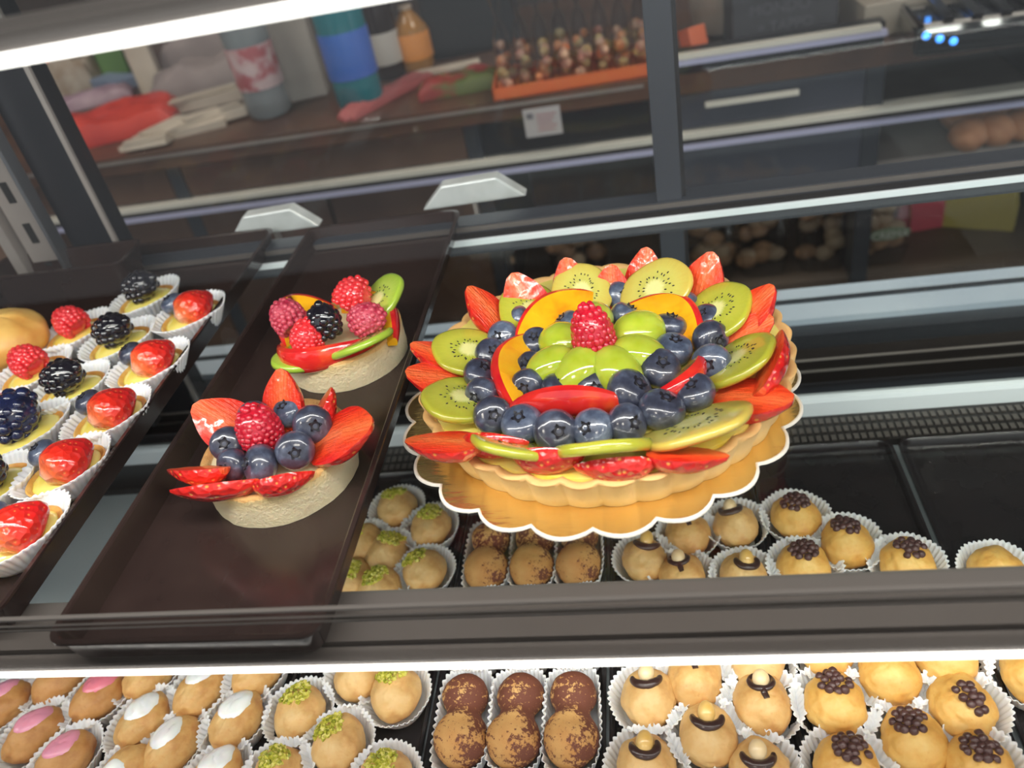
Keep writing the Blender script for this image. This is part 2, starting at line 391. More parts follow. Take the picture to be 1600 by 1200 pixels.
def sprof(u):    # strawberry half-width at u (0 stem end .. 1 tip)
    return (math.sin(PI * min(1, u * .5 + .20)) ** .8) * (1 - max(0, u - .28) ** 2.1 * 1.55) if u < .999 else .02
def me_strawhalf(seed, L=.046, Wd=.017, T=.014):
    """half strawberry: y along the fruit (0..L), cut face towards +z, round skin towards -z"""
    b = MB(); NU = 26; NV = 18; vs = []; fs = []; rd = random.Random(seed)
    bend = rd.uniform(-.12, .12)
    for i in range(NU + 1):
        u = i / NU; w = max(.0006, Wd * sprof(u) * (.45 + .55 * min(1, u * 6 + .2)))
        for k in range(NV + 1):
            a = PI * k / NV; x = -math.cos(a) * w + bend * L * (u - .5) ** 2; z = -math.sin(a) * w * T / Wd
            vs.append((x, L * u, z))
    for i in range(NU):
        for k in range(NV): q = i * (NV + 1) + k; fs.append((q, q + NV + 1, q + NV + 2, q + 1))
    b.add(vs, fs, M['straw_skin'])
    vs2 = []; fs2 = []; NK = 10
    for i in range(NU + 1):
        a, c = vs[i * (NV + 1)], vs[i * (NV + 1) + NV]
        for k in range(NK + 1):
            tt = k / NK; x = a[0] + (c[0] - a[0]) * tt; d = math.sin(PI * tt)
            vs2.append((x, a[1], .0010 * d * math.sin(PI * i / NU) + .0006 * d * nz((x * 200, a[1] * 200, 0), 1, seed)))
    for i in range(NU):
        for k in range(NK): q = i * (NK + 1) + k; fs2.append((q, q + 1, q + NK + 2, q + NK + 1))
    b.add(vs2, fs2, M['straw_flesh'])
    b.add([vs[k] for k in range(NV + 1)], [tuple(range(NV + 1))], M['straw_flesh'])
    return b.mesh('strawberry_slice', ang=60)
SH = [me_strawhalf(1), me_strawhalf(2, .044, .018, .013), me_strawhalf(3, .042, .016, .015)]
def me_strawwhole(seed, L=.034, Wd=.0155):
    b = MB(); NU = 22; NV = 24; vs = []; fs = []
    for i in range(NU + 1):
        u = i / NU; w = max(.0005, Wd * sprof(u) * (.35 + .65 * min(1, u * 5)))
        for k in range(NV):
            a = 2 * PI * k / NV; vs.append((math.cos(a) * w, L * (u - .5), math.sin(a) * w * .9))
    for i in range(NU):
        for k in range(NV): q = i * NV; fs.append((q + k, q + (k + 1) % NV, q + NV + (k + 1) % NV, q + NV + k))
    fs.append(tuple(range(NV))); fs.append(tuple(NU * NV + k for k in range(NV)))
    b.add(vs, fs, M['straw_whole']); return b.mesh('strawberry')
SW = me_strawwhole(1)
def me_grape():
    b = MB(); vs = []; NU = 20; NV = 12; fs = []
    for j in range(NV + 1):
        th = PI / 2 * j / NV
        for i in range(NU):
            a = 2 * PI * i / NU; vs.append((math.sin(th) * math.cos(a) * .0128, math.sin(th) * math.sin(a) * .0172, math.cos(th) * .0112))
    for j in range(NV):
        for i in range(NU): fs.append((j * NU + i, (j + 1) * NU + i, (j + 1) * NU + (i + 1) % NU, j * NU + (i + 1) % NU))
    b.add(vs, fs, M['grape']); rim = vs[NV * NU:]
    b.add(rim + [(x * .96, y * .96, -.0008) for x, y, z in rim], [(i, NU + i, NU + (i + 1) % NU, (i + 1) % NU) for i in range(NU)] + [tuple(NU + i for i in range(NU))], M['grape_cut'])
    return b.mesh('grape_half', ang=60)
GR = me_grape()
def me_peach(A, Mid, B, wid=.014, hgt=.011, base=0., outc=(0, 0)):
    """crescent between A and B through Mid (2-D points); skin on the side away from outc"""
    A, Mid, B = Vector(A), Vector(Mid), Vector(B); oc = Vector(outc)
    N = 26; cen = []
    for i in range(N + 1):
        t_ = i / N; q = A * (1 - t_) * (1 - 2 * t_) + Mid * 4 * t_ * (1 - t_) + B * t_ * (2 * t_ - 1)
        cen.append(q)
    b = MB(); sk = []; fl = []; NS = 8
    for i, q in enumerate(cen):
        d = (cen[min(N, i + 1)] - cen[max(0, i - 1)]).normalized(); n_ = Vector((-d.y, d.x))
        if n_.dot(q - oc) < 0: n_ = -n_
        s_ = max(.30, math.sin(PI * (.04 + .92 * i / N)) ** .5); h = hgt * s_; w = wid * s_
        for k in range(NS + 1):
            a = -PI / 2 + PI * k / NS
            o = q + n_ * (.0050 * s_ * math.cos(a) if k < NS else -.0022 * s_); sk.append((o.x, o.y, base + h * .5 + h * .5 * math.sin(a)))
        inn = q - n_ * w
        fl.append([sk[-1], (inn.x, inn.y, base + h * .42), (inn.x, inn.y, base + h * .10), sk[-NS - 1]])
    fs = [(i * (NS + 1) + k, (i + 1) * (NS + 1) + k, (i + 1) * (NS + 1) + k + 1, i * (NS + 1) + k + 1) for i in range(N) for k in range(NS)]
    b.add(sk, fs, M['peach_skin'])
    vs = [v for r in fl for v in r]
    b.add(vs, [(i * 4 + k, (i + 1) * 4 + k, (i + 1) * 4 + k + 1, i * 4 + k + 1) for i in range(N) for k in range(3)] , M['peach'])
    for i in (0, N): b.add([sk[i * (NS + 1) + k] for k in range(NS + 1)] + [fl[i][1], fl[i][2]], [tuple([*range(NS + 1), NS + 1, NS + 2][j] for j in range(NS + 3))], M['peach'])
    return b.mesh('peach_slice', ang=40)

# ------------------------------------------------------------------ setting
def struct(name, b, smooth=False):
    return tag(b.obj(name, smooth=smooth), kind='structure')
struct('floor', MB().box(-3.2, 3.2, -2.5, 2.4, -1.05, -1.0, M['floorc']))
struct('ceiling', MB().box(-3.2, 3.2, -2.5, 2.4, 1.75, 1.8, M['ceil']))
struct('wall_back', MB().box(-3.2, 3.2, 2.25, 2.4, -1.0, 1.75, M['wallc']))
struct('wall_left', MB().box(-3.2, -3.1, -2.5, 2.25, -1.0, 1.75, M['wallc']))
lamp_m = emis('ceiling panel', (255, 244, 230), 16)
for k, (x, y) in enumerate([(-1.3, .9), (.9, .9), (-.9, -1.6), (1.3, -1.6)]):
    t = thing('ceiling_light', ['square ceiling light panel over the back counter, left one', 'square ceiling light panel over the back counter, right one',
               'square ceiling light panel over the customer side, left one', 'square ceiling light panel over the customer side, right one'][k], 'ceiling light', (x, y, 1.74))
    MB().box(-.32, .32, -.32, .32, -.03, .009, M['white_steel']).obj('frame', t, smooth=False)
    MB().box(-.29, .29, -.29, .29, -.036, -.031, lamp_m).obj('diffuser', t, smooth=False)

# ------------------------------------------------------------------ display case
case = thing('display_case', 'long pastry display case with slate frame, slotted uprights and rear sliding doors', 'display case', (0, .5, -1.0))
def cb(name, b, **kw):
    o = b.obj(name, case, loc=(0, -.5, 1.0), **kw); return o
cb('plinth', MB().box(-.86, .86, .06, .80, -1.0, -.24, M['frame']), smooth=False)
cb('deck', MB().box(-.86, .86, .13, .675, -.238, -.192, M['deck']), smooth=False)
b = MB().box(-.86, .86, .630, .641, -.192, -.163, M['white_steel'])
cb('rear_upstand', b, smooth=False, bevel=.006)
b = MB(); b.box(-.86, .86, .590, .6295, -.1915, -.184, M['profile_dark'])
for i in range(150):
    x = -.30 + i * .0066
    for j in range(3):
        b.box(x, x + .0042, .593 + j * .012, .593 + j * .012 + .007, -.1838, -.1828, M['profile'])
cb('air_grille', b, smooth=False)
b = MB(); b.box(-.86, .86, .728, .752, -.022, .010, M['frame']); b.box(-.86, .86, .7272, .728, -.004, .002, M['profile_dark']); b.box(-.86, .86, .7262, .728, .004, .009, M['profile'])
cb('rear_rail', b, smooth=False)
b = MB()
b.box(-.86, .86, .730, .752, -.222, -.192, M['profile_dark']); b.box(-.86, .86, .728, .7300, -.1915, -.1895, M['steel_d']); b.box(-.86, .86, .728, .7300, -.2065, -.2045, M['steel_d'])
cb('lower_track', b, smooth=False)
b = MB(); b.box(.009, .032, .730, .757, -.19, .62, M['frame']); b.box(.032, .036, .735, .757, -.19, .62, M['black'])
cb('centre_post', b, smooth=False)
b = MB(); b.box(-.602, -.555, .73, .757, -.19, .62, M['black']); b.box(-.555, -.550, .73, .757, -.19, .62, M['black']); b.box(-.552, -.547, .726, .7299, -.19, .62, M['steel_d'])
cb('left_post', b, smooth=False)
b = MB(); b.box(.60, .64, .73, .757, -.19, .62, M['frame'])
cb('right_post', b, smooth=False)
b = MB(); b.box(-.86, -.655, .735, .757, -.19, .62, M['brown_panel'])
cb('end_panel', b, smooth=False)
b = MB()
b.box(-.645, -.603, .716, .722, -.19, .62, M['steel_d']); b.box(-.6065, -.6025, .706, .722, -.19, .62, M['steel']); b.box(-.661, -.6485, .706, .722, -.19, .62, M['steel_d'])
z = -.17
while z < .6:
    b.box(-.632, -.624, .7148, .7162, z, z + .022, M['slot']); z += .045
cb('slotted_upright', b, smooth=False)
for x0, x1 in ((-.546, .009), (.036, .60)):
    cb('sliding_door_glass', MB().box(x0, x1, .741, .745, -.19, .62, M['front_glass']), smooth=False)
cb('front_glass', MB().box(-.86, .86, .075, .081, -.24, .62, M['front_glass']), smooth=False)
cb('side_panel', MB().box(-.868, -.861, .075, .80, -.24, .62, M['frame']), smooth=False)
cb('side_panel', MB().box(.861, .868, .075, .80, -.24, .62, M['frame']), smooth=False)
cb('top_panel', MB().box(-.868, .868, .075, .80, .62, .64, M['frame']), smooth=False)
b = MB(); b.box(-.86, .86, .80, .822, -.235, -.208, M['frame']); b.box(-.86, .86, .822, .856, -.235, -.200, M['ledge']); b.box(-.86, .86, .856, .862, -.235, -.197, M['frame']); b.box(-.86, .86, .862, .890, -.235, -.200, M['ledge'])
cb('service_ledge', b, smooth=False)

def shelf(zb, y0, y1, label, lip, pw=.046, ledh=.0055):
    s = thing('glass_shelf', label, 'shelf', (0, (y0 + y1) / 2, zb)); L = (0, -(y0 + y1) / 2, 0)
    yg = y0 + pw - .002
    MB().box(-.855, .855, yg, y1, -.006, 0, M['glass']).obj('glass_panel', s, loc=L, smooth=False)
    MB().box(-.855, .855, y1 - .0005, y1 + .0020, -.0055, .0006, M['glass_edge_gleam']).obj('rear_edge_gleam', s, loc=L, smooth=False)
    b = MB(); p = M['profile']; d = M['profile_dark']
    f = pw / .046
    for a, c, zt, mt in ((.003, .010, -.0020, p), (.010, .0125, -.0045, d), (.0125, .025, -.0006, p), (.025, .029, -.0040, d), (.029, .046, -.0004, p)):
        b.box(-.857, .857, y0 + a * f, y0 + c * f, -.0082, zt, mt)
    b.box(-.857, .857, y0 + .001, y0 + .003, -.0078, -.0012, p)
    b.obj('front_profile', s, loc=L, smooth=False)
    MB().box(-.857, .857, y0 - .0005, y0 + .0009, -.0085, -.0085 + ledh, M['led']).obj('light_strip', s, loc=L, smooth=False)
    if lip:
        b = MB(); b.box(-.857, .857, y0 - .0048, y0 - .0028, -.002, .0475, M['lip'])
        for zz in (.040, .0435): b.box(-.857, .857, y0 - .0056, y0 - .0048, zz, zz + .0008, M['profile'])
        b.box(-.857, .857, y0 - .0050, y0 - .0026, .0475, .0487, M['profile'])
        b.obj('clear_lip', s, loc=L, smooth=False)
    for x in (-.63, .63): MB().box(x - .004, x + .004, y0 + .05, .716, -.030, -.0086, M['steel_d']).obj('bracket', s, loc=L, smooth=False)
    return s
shelf(0, .2425, .715, 'glass shelf with dark front edge and light strip, carrying the fruit tarts', True, ledh=.0040)
shelf(.315, .2495, .715, 'upper glass shelf above the tarts with bright light strip along its front', False, ledh=.0034)

# area lamps of the two shelf strips, plus an added front fill
def area(name, loc, sx, sy, rot, energy, col=(1, .98, .94)):
    l = bpy.data.lights.new(name, 'AREA'); l.shape = 'RECTANGLE'; l.size = sx; l.size_y = sy; l.energy = energy; l.color = col
    o = bpy.data.objects.new(name, l); C.objects.link(o); o.location = loc; o.rotation_euler = rot; return o
area('upper_strip_lamp', (0, .262, .288), 1.6, .012, (math.radians(28), 0, 0), 3.6)
area('lower_strip_lamp', (0, .262, -.026), 1.6, .012, (math.radians(25), 0, 0), 1.0)
area('front_fill_lamp', (0, .13, .60), 1.6, .02, (math.radians(35), 0, 0), 4.2)  # added fill that brightens the front faces; no strip hangs here

# ------------------------------------------------------------------ trays
def tray(x0, x1, y0, y1, zf, h, label, mat, flare=.008, lipw=.004, rz=0, cat='tray'):
    cx, cy = (x0 + x1) / 2, (y0 + y1) / 2
    t = thing('serving_tray', label, cat, (cx, cy, zf), rz)
    hx, hy = (x1 - x0) / 2, (y1 - y0) / 2
    def ring(ix, z, r):
        pts = []
        X, Y = hx - ix, hy - ix
        for (sx, sy, a0) in ((1, 1, 0), (-1, 1, 90), (-1, -1, 180), (1, -1, 270)):
            for k in range(7):
                a = math.radians(a0 + 15 * k); pts.append((sx * (X - r) + r * math.cos(a), sy * (Y - r) + r * math.sin(a), z))
        return pts
    prof = [(flare + .003, .0, .006), (flare, .001, .007), (lipw, h - .001, .010), (lipw - .001, h, .011), (0, h, .012), (0, h - .002, .012), (lipw - .002, h - .0025, .011), (flare - .002, 0, .008)]
    prof = [(flare + .003, .0022, .006), (flare, .0034, .007), (lipw, h - .0008, .010), (lipw - .001, h, .011), (0.0002, h, .012), (0, h - .0016, .012), (lipw - .002, h - .002, .011), (flare - .0022, .0, .008), (flare + .003, 0, .006)]
    vs = []; fs = []; n = 28
    for p in prof: vs += ring(*p)
    for i in range(len(prof) - 1):
        for k in range(n): fs.append((i * n + k, i * n + (k + 1) % n, (i + 1) * n + (k + 1) % n, (i + 1) * n + k))
    b = MB(); b.add(vs, fs + [tuple(range(n))] + [tuple((len(prof) - 1) * n + k for k in range(n))], mat)
    b.obj('tray_body', t, ang=35)
    return t
def tray1(*a, **k):
    t = tray(*a, **k); ch = t.children[0] if t.children else None
    return t
TF = .0022
tray(-.3455, -.1835, .2425, .748, .0004, .020, 'long dark brown tray on the glass shelf holding the two small round tarts', M['tray'])
tray(-.70, -.388, .262, .760, .0004, .020, 'dark brown tray at the left holding rows of mini fruit tartlets', M['tray'])
tray(-.675, -.512, .668, .722, .0030, .040, 'small dark tray standing empty across the back of the left tray', M['tray'], flare=.012)
DZ = -.190
LT = [(-.565, -.432, .20, .405, 'lower black tray holding the pink iced puffs'), (-.428, -.303, .20, .405, 'lower black tray holding the white iced puffs'),
      (-.300, -.188, .20, .588, 'lower black tray holding the pistachio puffs'), (-.186, -.058, .20, .588, 'lower black tray holding the cocoa dusted puffs'),
      (-.056, .071, .20, .588, 'lower black tray holding the hazelnut topped puffs'), (.073, .198, .20, .588, 'lower black tray holding the chocolate chip puffs'),
      (.202, .372, .20, .588, 'lower black tray at the right end, nearly empty')]
for x0, x1, y0, y1, lb in LT: tray(x0, x1, y0, y1, DZ - .0018, .011, lb, M['tray_b'], flare=.005, lipw=.003)

# ------------------------------------------------------------------ cake board and the large fruit tart
bc = Vector((-.0471, .4550)); NS = 22
pts = []
ph0 = math.radians(-89.6)
for k in range(NS):
    a0 = ph0 + 2 * PI * k / NS; a1 = a0 + 2 * PI / NS
    p0 = Vector((math.cos(a0), math.sin(a0))) * .1292; p1 = Vector((math.cos(a1), math.sin(a1))) * .1292
    md = (p0 + p1) / 2; out = md.normalized(); ch = (p1 - p0)
    for j in range(10):
        t_ = j / 10; pts.append(tuple(p0 + ch * t_ + out * .0092 * math.sin(PI * t_) ** .75))
board = thing('cake_board', 'round gold foil cake board with scalloped edge under the large fruit tart', 'cake board', (bc.x, bc.y, .0002))
b = MB(); b.extr(pts, .0012, M['gold'], mat2=M['board_edge'])
b.v = b.v; b.obj('gold_face', board, smooth=False)
# a raised rolled rim following the scallops
b = MB(); vs = []; fs = []
sec = [(-.0012, .0010), (-.0008, .0019), (.0004, .0022), (.0012, .0016), (.0013, .0002), (-.0010, .0002)]
n = len(pts)
for i, p in enumerate(pts):
    d = Vector(p).normalized()
    for o_, z_ in sec: vs.append((p[0] + d.x * o_, p[1] + d.y * o_, z_))
m_ = len(sec)
for i in range(n):
    for k in range(m_): fs.append((i * m_ + k, ((i + 1) % n) * m_ + k, ((i + 1) % n) * m_ + (k + 1) % m_, i * m_ + (k + 1) % m_))
b.add(vs, fs, M['board_edge']); b.obj('white_rim', board, ang=60)

TC = Vector((-.0405, .4625, .0016))
tart = thing('fruit_tart', 'large fluted fruit tart crowned with strawberries, kiwi, blueberries, peach and green grapes', 'fruit tart', TC)
def fluted(R0, R1, h, nfl, amp, mat, thick, N=None, seed=0, inner=.82):
    """tart shell: base radius R0, rim radius R1"""
    N = N or nfl * 12; b = MB(); vs = []; fs = []
    rows = [(0, 0), (0.12, 0), (.4, 0), (.7, 0), (.9, 0), (1., 0), (1.04, .25), (1.03, .6), (.98, 1.), (inner, 1.25), (inner, 40)]
    def R(i, t_):
        a = 2 * PI * i / N; f = abs(math.sin(a * nfl / 2)) if nfl else 0
        s_ = (f ** .8 - .5) * amp * (.55 + .45 * t_) if nfl else 0
        return (R0 + (R1 - R0) * t_) + s_ + .0010 * nz((math.cos(a) * 3, math.sin(a) * 3, t_ * 2), 1.7, seed)
    for (zt, inn) in rows:
        for i in range(N):
            a = 2 * PI * i / N; t_ = min(zt, 1)
            r = R(i, t_) - (thick * inn if inn < 10 else 0)
            if inn >= 10: r = .002
            z = h * zt + (.0008 * nz((math.cos(a) * 4, math.sin(a) * 4, 5), 1.5, seed) if zt > .5 else 0)
            vs.append((r * math.cos(a), r * math.sin(a), z))
    for j in range(len(rows) - 1):
        for i in range(N): fs.append((j * N + i, j * N + (i + 1) % N, (j + 1) * N + (i + 1) % N, (j + 1) * N + i))
    fs.append(tuple(range(N - 1, -1, -1)))
    b.add(vs, fs, mat); return b
fluted(.1200, .1270, .0240, 36, .0038, M['crust'], .006).obj('pastry_crust', tart, ang=70)
b = MB(); vs = []; fs = []; N = 64; rings = 14
for j in range(rings + 1):
    for i in range(N):
        r = .1200 * j / rings + .0005; a = 2 * PI * i / N
        vs.append((r * math.cos(a), r * math.sin(a), .0235 + .0020 * (1 - (j / rings) ** 2) + .0012 * nz((r * 40 * math.cos(a), r * 40 * math.sin(a), 0))))
for j in range(rings):
    for i in range(N): fs.append((j * N + i, j * N + (i + 1) % N, (j + 1) * N + (i + 1) % N, (j + 1) * N + i))
vs2 = [(x, y, .015) for x, y, z in vs[-N:]]
b.add(vs + vs2, fs + [(rings * N + i, rings * N + (i + 1) % N, (rings + 1) * N + (i + 1) % N, (rings + 1) * N + i) for i in range(N)], M['custard'])
b.obj('custard_filling', tart)
rd = random.Random(5)
def local(px, py, z, org): return at(px, py, z) - org
def add_straw(px, py, ztip, org, par, cen, tilt=35, ln_=1., which=None, roll=0, hub=None, w=1.):
    tip = local(px, py, ztip, org); d = Vector((tip.x - cen[0], tip.y - cen[1], 0)).normalized()
    tl = math.radians(tilt); ax = d * math.cos(tl) + Vector((0, 0, 1)) * math.sin(tl)
    nrm = -d * math.sin(tl) + Vector((0, 0, 1)) * math.cos(tl)
    nrm = Matrix.Rotation(math.radians(roll), 3, ax) @ nrm
    k = which if which is not None else rd.randrange(3)
    L = [.046, .044, .042][k] * ln_
    T = frame(tip - ax * L, nrm, ax) @ SC((ln_ * w, ln_, ln_))
    put(SH[k], 'strawberry_slice', par, mat=T)
# tips of the big strawberries (photo pixel, tip height)
for px, py, zt, tl, ls, rl in [(731, 447, .062, 50, 1.04, 6), (797, 428, .062, 58, 1.04, -22), (884, 402, .062, 66, 1.04, 8), (953, 413, .056, 64, .85, 0), (1012, 386, .062, 62, 1.02, 0),
        (1116, 394, .064, 60, 1.06, 20), (1210, 447, .060, 46, 1.06, 12), (1209, 497, .046, 30, .85, 30), (1238, 627, .040, 16, 1.2, 4),
        (633, 582, .046, 26, 1.04, -10), (641, 536, .050, 32, 1.04, 6)]:
    add_straw(px, py, zt, TC, tart, (0, 0), tl, ls, roll=rl)
# front skins that lie lengthwise on the rim
def add_straw_lying(p0, p1, z, org, par, face, k=0, ls=1.):
    a = local(*p0, z, org); c = local(*p1, z, org); ax = (c - a); L = ax.length; ax.normalize()
    T = frame(a, Vector(face), ax) @ SC((ls, L / [.046, .044, .042][k], ls)); put(SH[k], 'strawberry_slice', par, mat=T)
for p0_, p1_, z_, fc_, k_, ls_ in [((1010, 706), (1140, 700), .033, (.1, .42, .9), 1, .95), ((1022, 722), (896, 735), .030, (0, .8, .45), 0, .8), ((808, 716), (908, 744), .030, (.1, .85, .4), 1, .85), ((728, 688), (812, 726), .032, (.2, .85, .4), 2, .8),
        ((750, 694), (632, 664), .040, (-.05, .28, .95), 0, .95), ((1186, 610), (1228, 522), .040, (-.75, .25, .55), 0, .85)]:
    add_straw_lying(p0_, p1_, z_, TC, tart, fc_, k_, ls_)
def add_kiwi(px, py, z, tilt, k, org, par, cen=(0, 0), s=1., spin=0, az=None):
    p = local(px, py, z, org); d = Vector((p.x - cen[0], p.y - cen[1], 0)).normalized()
    if az is not None: d = Vector((math.cos(math.radians(az)), math.sin(math.radians(az)), 0))
    tl = math.radians(tilt); nrm = -d * math.sin(tl) + Vector((0, 0, 1)) * math.cos(tl); ax = d * math.cos(tl) + Vector((0, 0, 1)) * math.sin(tl)
    T = frame(p - nrm * .003, nrm, ax) @ SC((s, s * 1.08, 1)) @ Matrix.Rotation(spin, 4, 'Z'); put(KW[k], 'kiwi_slice', par, mat=T)
for px, py, z, tl, k, s in [(734, 550, .036, 16, 0, 1.0), (722, 624, .034, 20, 1, 1.0), (830, 486, .038, 24, 0, .94), (909, 455, .042, 30, 2, .86), (1024, 454, .043, 30, 2, .98),
        (1118, 488, .039, 26, 1, 1.0), (1152, 562, .038, 32, 0, .98), (1084, 664, .034, 30, 2, 1.26), (942, 702, .034, 42, 4, 1.06), (802, 696, .034, 38, 0, 1.04)]:
    add_kiwi(px, py, z, tl, k, TC, tart, s=s, spin=rd.uniform(0, 6))
def add_bb(px, py, z, org, par, s=1., up=None, k=None):
    p = local(px, py, z, org)
    u = Vector(up) if up else Vector((rd.uniform(-.7, .7), rd.uniform(-1.1, .3), rd.uniform(.3, 1.)))
    T = frame(p, u, Vector((rd.uniform(-1, 1), .3, rd.uniform(-1, 1)))) @ SC(s)
    put(BB[k if k is not None else (rd.random() < .55)], 'blueberry', par, mat=T)
for px, py, s in [(816, 499, .93), (786, 526, 1.02), (767, 553, 1.), (751, 585, 1.05), (753, 616, 1.02), (770, 649, 1.1), (816, 663, 1.16), (868, 674, 1.2), (927, 671, 1.15), (979, 662, 1.1),
        (1034, 640, 1.25), (1085, 613, 1.12), (1112, 569, 1.15), (1110, 530, 1.12), (1103, 498, .95), (1069, 478, .95), (1022, 461, .95), (969, 461, .95)]:
    add_bb(px, py, .0345, TC, tart, s * .98)
for px, py, s, z in [(838, 533, .9, .036), (829, 572, .9, .035), (825, 603, 1., .034), (874, 608, 1.02, .034), (925, 608, 1.05, .034), (984, 611, 1.25, .038), (1031, 576, 1.15, .037), (1052, 546, 1.08, .037),
        (1046, 510, 1.0, .038), (978, 493, .95, .038), (887, 506, .9, .037)]:
    add_bb(px, py, z, TC, tart, s)
def peach3(A, Mi, B, z, org, par, wid, hgt, base, outc=(0, 0)):
    P = [local(*q, z, org) for q in (A, Mi, B)]
    me = me_peach((P[0].x, P[0].y), (P[1].x, P[1].y), (P[2].x, P[2].y), wid, hgt, base - org.z, outc)
    put(me, 'peach_slice', par)
rc = local(933, 540, .05, TC)
for A, Mi, B, w_, h_ in [((806, 530), (858, 484), (948, 464), .020, .019), ((962, 486), (1062, 477), (1094, 535), .023, .015), ((838, 520), (780, 572), (806, 640), .017, .016),
                  ((798, 638), (888, 641), (980, 630), .014, .0235), ((1094, 548), (1082, 598), (1012, 622), .012, .016)]:
    peach3(A, Mi, B, .036, TC, tart, w_, h_, .0305, (rc.x, rc.y))
for px, py, z, s in [(925, 490, .048, 1.15), (872, 524, .047, 1.15), (853, 566, .045, 1.08), (899, 578, .045, 1.16), (968, 578, .045, 1.16), (1005, 547, .047, 1.1), (1003, 507, .049, 1.2)]:
    p = local(px, py, z, TC); d = Vector((p.x - rc.x, p.y - rc.y, 0)).normalized()
    nrm = (d * .38 + Vector((0, -.28, .85))); T = frame(p - nrm.normalized() * .006, nrm, d) @ SC(s); put(GR, 'grape_half', tart, mat=T)
p = local(935, 560, .040, TC); put(RB[0], 'raspberry', tart, mat=frame(p, (-.12, .30, 1), (1, 0, 0)) @ SC((.86, .86, 1.12)))

# ------------------------------------------------------------------ the two small tarts
def small_shell(org, label, r, h=.0255):
    t = thing('fruit_tart', label, 'fruit tart', org)
    fluted(r * .985, r, h, 0, 0, M['crust_pale'], .0055, N=96, inner=.86).obj('pastry_crust', t, ang=70)
    MB().lathe([(r - .006, .012), (r - .006, h - .003), (r * .6, h - .0012), (.001, h - .0006)], M['cream'], 48).obj('custard_filling', t)
    return t
O1 = Vector((-.2555, .3885, .0028))
t1 = small_shell(O1, 'small round tart with strawberry halves fanned around blueberries and one raspberry', .0505)
for px, py, zt, tl, ls, rl, k in [(441, 576, .070, 60, .95, 0, 0), (518, 606, .056, 45, .85, -15, 2), (582, 660, .052, 22, 1.18, 12, 1), (303, 630, .060, 40, 1.02, -24, 0)]:
    add_straw(px, py, zt, O1, t1, (0, 0), tl, ls, which=k, roll=rl, w=1.12)
add_straw_lying((405, 748), (264, 757), .036, O1, t1, (-.05, .62, .65), 1, .9)
add_straw_lying((352, 730), (265, 703), .044, O1, t1, (.0, .55, .75), 2, .8)
add_straw_lying((395, 758), (488, 722), .036, O1, t1, (-.2, .7, .6), 0, .85)
for px, py, z, s in [(398, 652, .044, 1.05), (357, 694, .040, 1.08), (364, 726, .037, .98), (406, 725, .038, 1.15), (461, 704, .041, 1.12), (488, 663, .043, 1.15), (452, 643, .044, 1.02)]:
    add_bb(px, py, z, O1, t1, s * .95)
put(RB[0], 'raspberry', t1, mat=frame(local(416, 695, .036, O1), (-.1, .15, 1), (1, 0, 0)) @ SC(.88))
O2 = Vector((-.2475, .5255, .0028))
t2 = small_shell(O2, 'small round tart topped with raspberries, one blackberry, peach and kiwi slices', .049)
pc = (0, 0)
peach3((444, 536), (448, 478), (520, 470), .036, O2, t2, .020, .020, .024)
peach3((528, 466), (598, 466), (612, 516), .038, O2, t2, .018, .020, .024)
peach3((432, 522), (470, 556), (585, 512), .040, O2, t2, .014, .021, .024)
add_kiwi(562, 536, .032, 26, 3, O2, t2, s=1.05, az=-52); add_kiwi(592, 470, .040, 30, 3, O2, t2, s=.9); add_kiwi(476, 554, .028, 10, 3, O2, t2, s=.92)
for px, py, z, k, ax, s in [(462, 515, .038, 2, (-.5, .6, .55), .98), (540, 482, .040, 1, (.55, .5, .6), 1.08), (556, 506, .040, 2, (1, -.1, .35), .92), (480, 544, .036, 1, (.3, .2, .9), .95)]:
    put(RB[k], 'raspberry', t2, mat=frame(local(px, py, z, O2), ax, (0, 0, 1) if abs(ax[2]) < .8 else (1, 0, 0)) @ SC(s * .92))
put(KB[0], 'blackberry', t2, mat=frame(local(513, 524, .040, O2), (0, .1, 1), (1, 0, 0)) @ SC(.88))

# ------------------------------------------------------------------ paper cups
def me_cup(seed, rx=.0270, ry=.0285, h=.0185, nf=42, base=.66, sq=0, amp=.0007):
    rd_ = random.Random(seed); b = MB(); N = nf * 6; rows = 7; vs = []; fs = []
    for j in range(rows + 1):
        t_ = j / rows
        for i in range(N):
            a = 2 * PI * i / N; c, s_ = math.cos(a), math.sin(a)
            if sq: e = 1 / (abs(c) ** sq + abs(s_) ** sq) ** (1 / sq)
            else: e = 1
            k = base + (1 - base) * t_ + .05 * t_ * nz((c * 1.5, s_ * 1.5, 0), 1, seed)
            fl = amp * (.15 + t_) * math.sin(nf * a)
            z = .0004 + h * t_ * (1 + .07 * nz((c * 2, s_ * 2, 4), 1, seed)) + (.0003 * math.sin(nf * a) if j == rows else 0)
            vs.append(((rx * e * k + fl) * c, (ry * e * k + fl) * s_, z))
    for j in range(rows):
        for i in range(N): fs.append((j * N + i, j * N + (i + 1) % N, (j + 1) * N + (i + 1) % N, (j + 1) * N + i))
    fs.append(tuple(range(N)))
    b.add(vs, fs, M['paper']); me = b.mesh('paper_cup', ang=180); return me
def put_cup(me, loc, rz, label, group, scale=(1, 1, 1)):
    o = put(me, 'paper_cup', loc=loc, rot=(0, 0, rz), scale=scale)
    m_ = o.modifiers.new('thickness', 'SOLIDIFY'); m_.thickness = .0003; m_.offset = 1
    return tag(o, label, 'paper cup', group)
CUP_R = [me_cup(s) for s in (1, 2, 3, 4)]
CUP_O = [me_cup(s, .0252, .0315) for s in (5, 6, 7)]
CUP_B = [me_cup(s, .0265, .036, .020, base=.66) for s in (8, 9, 10)]
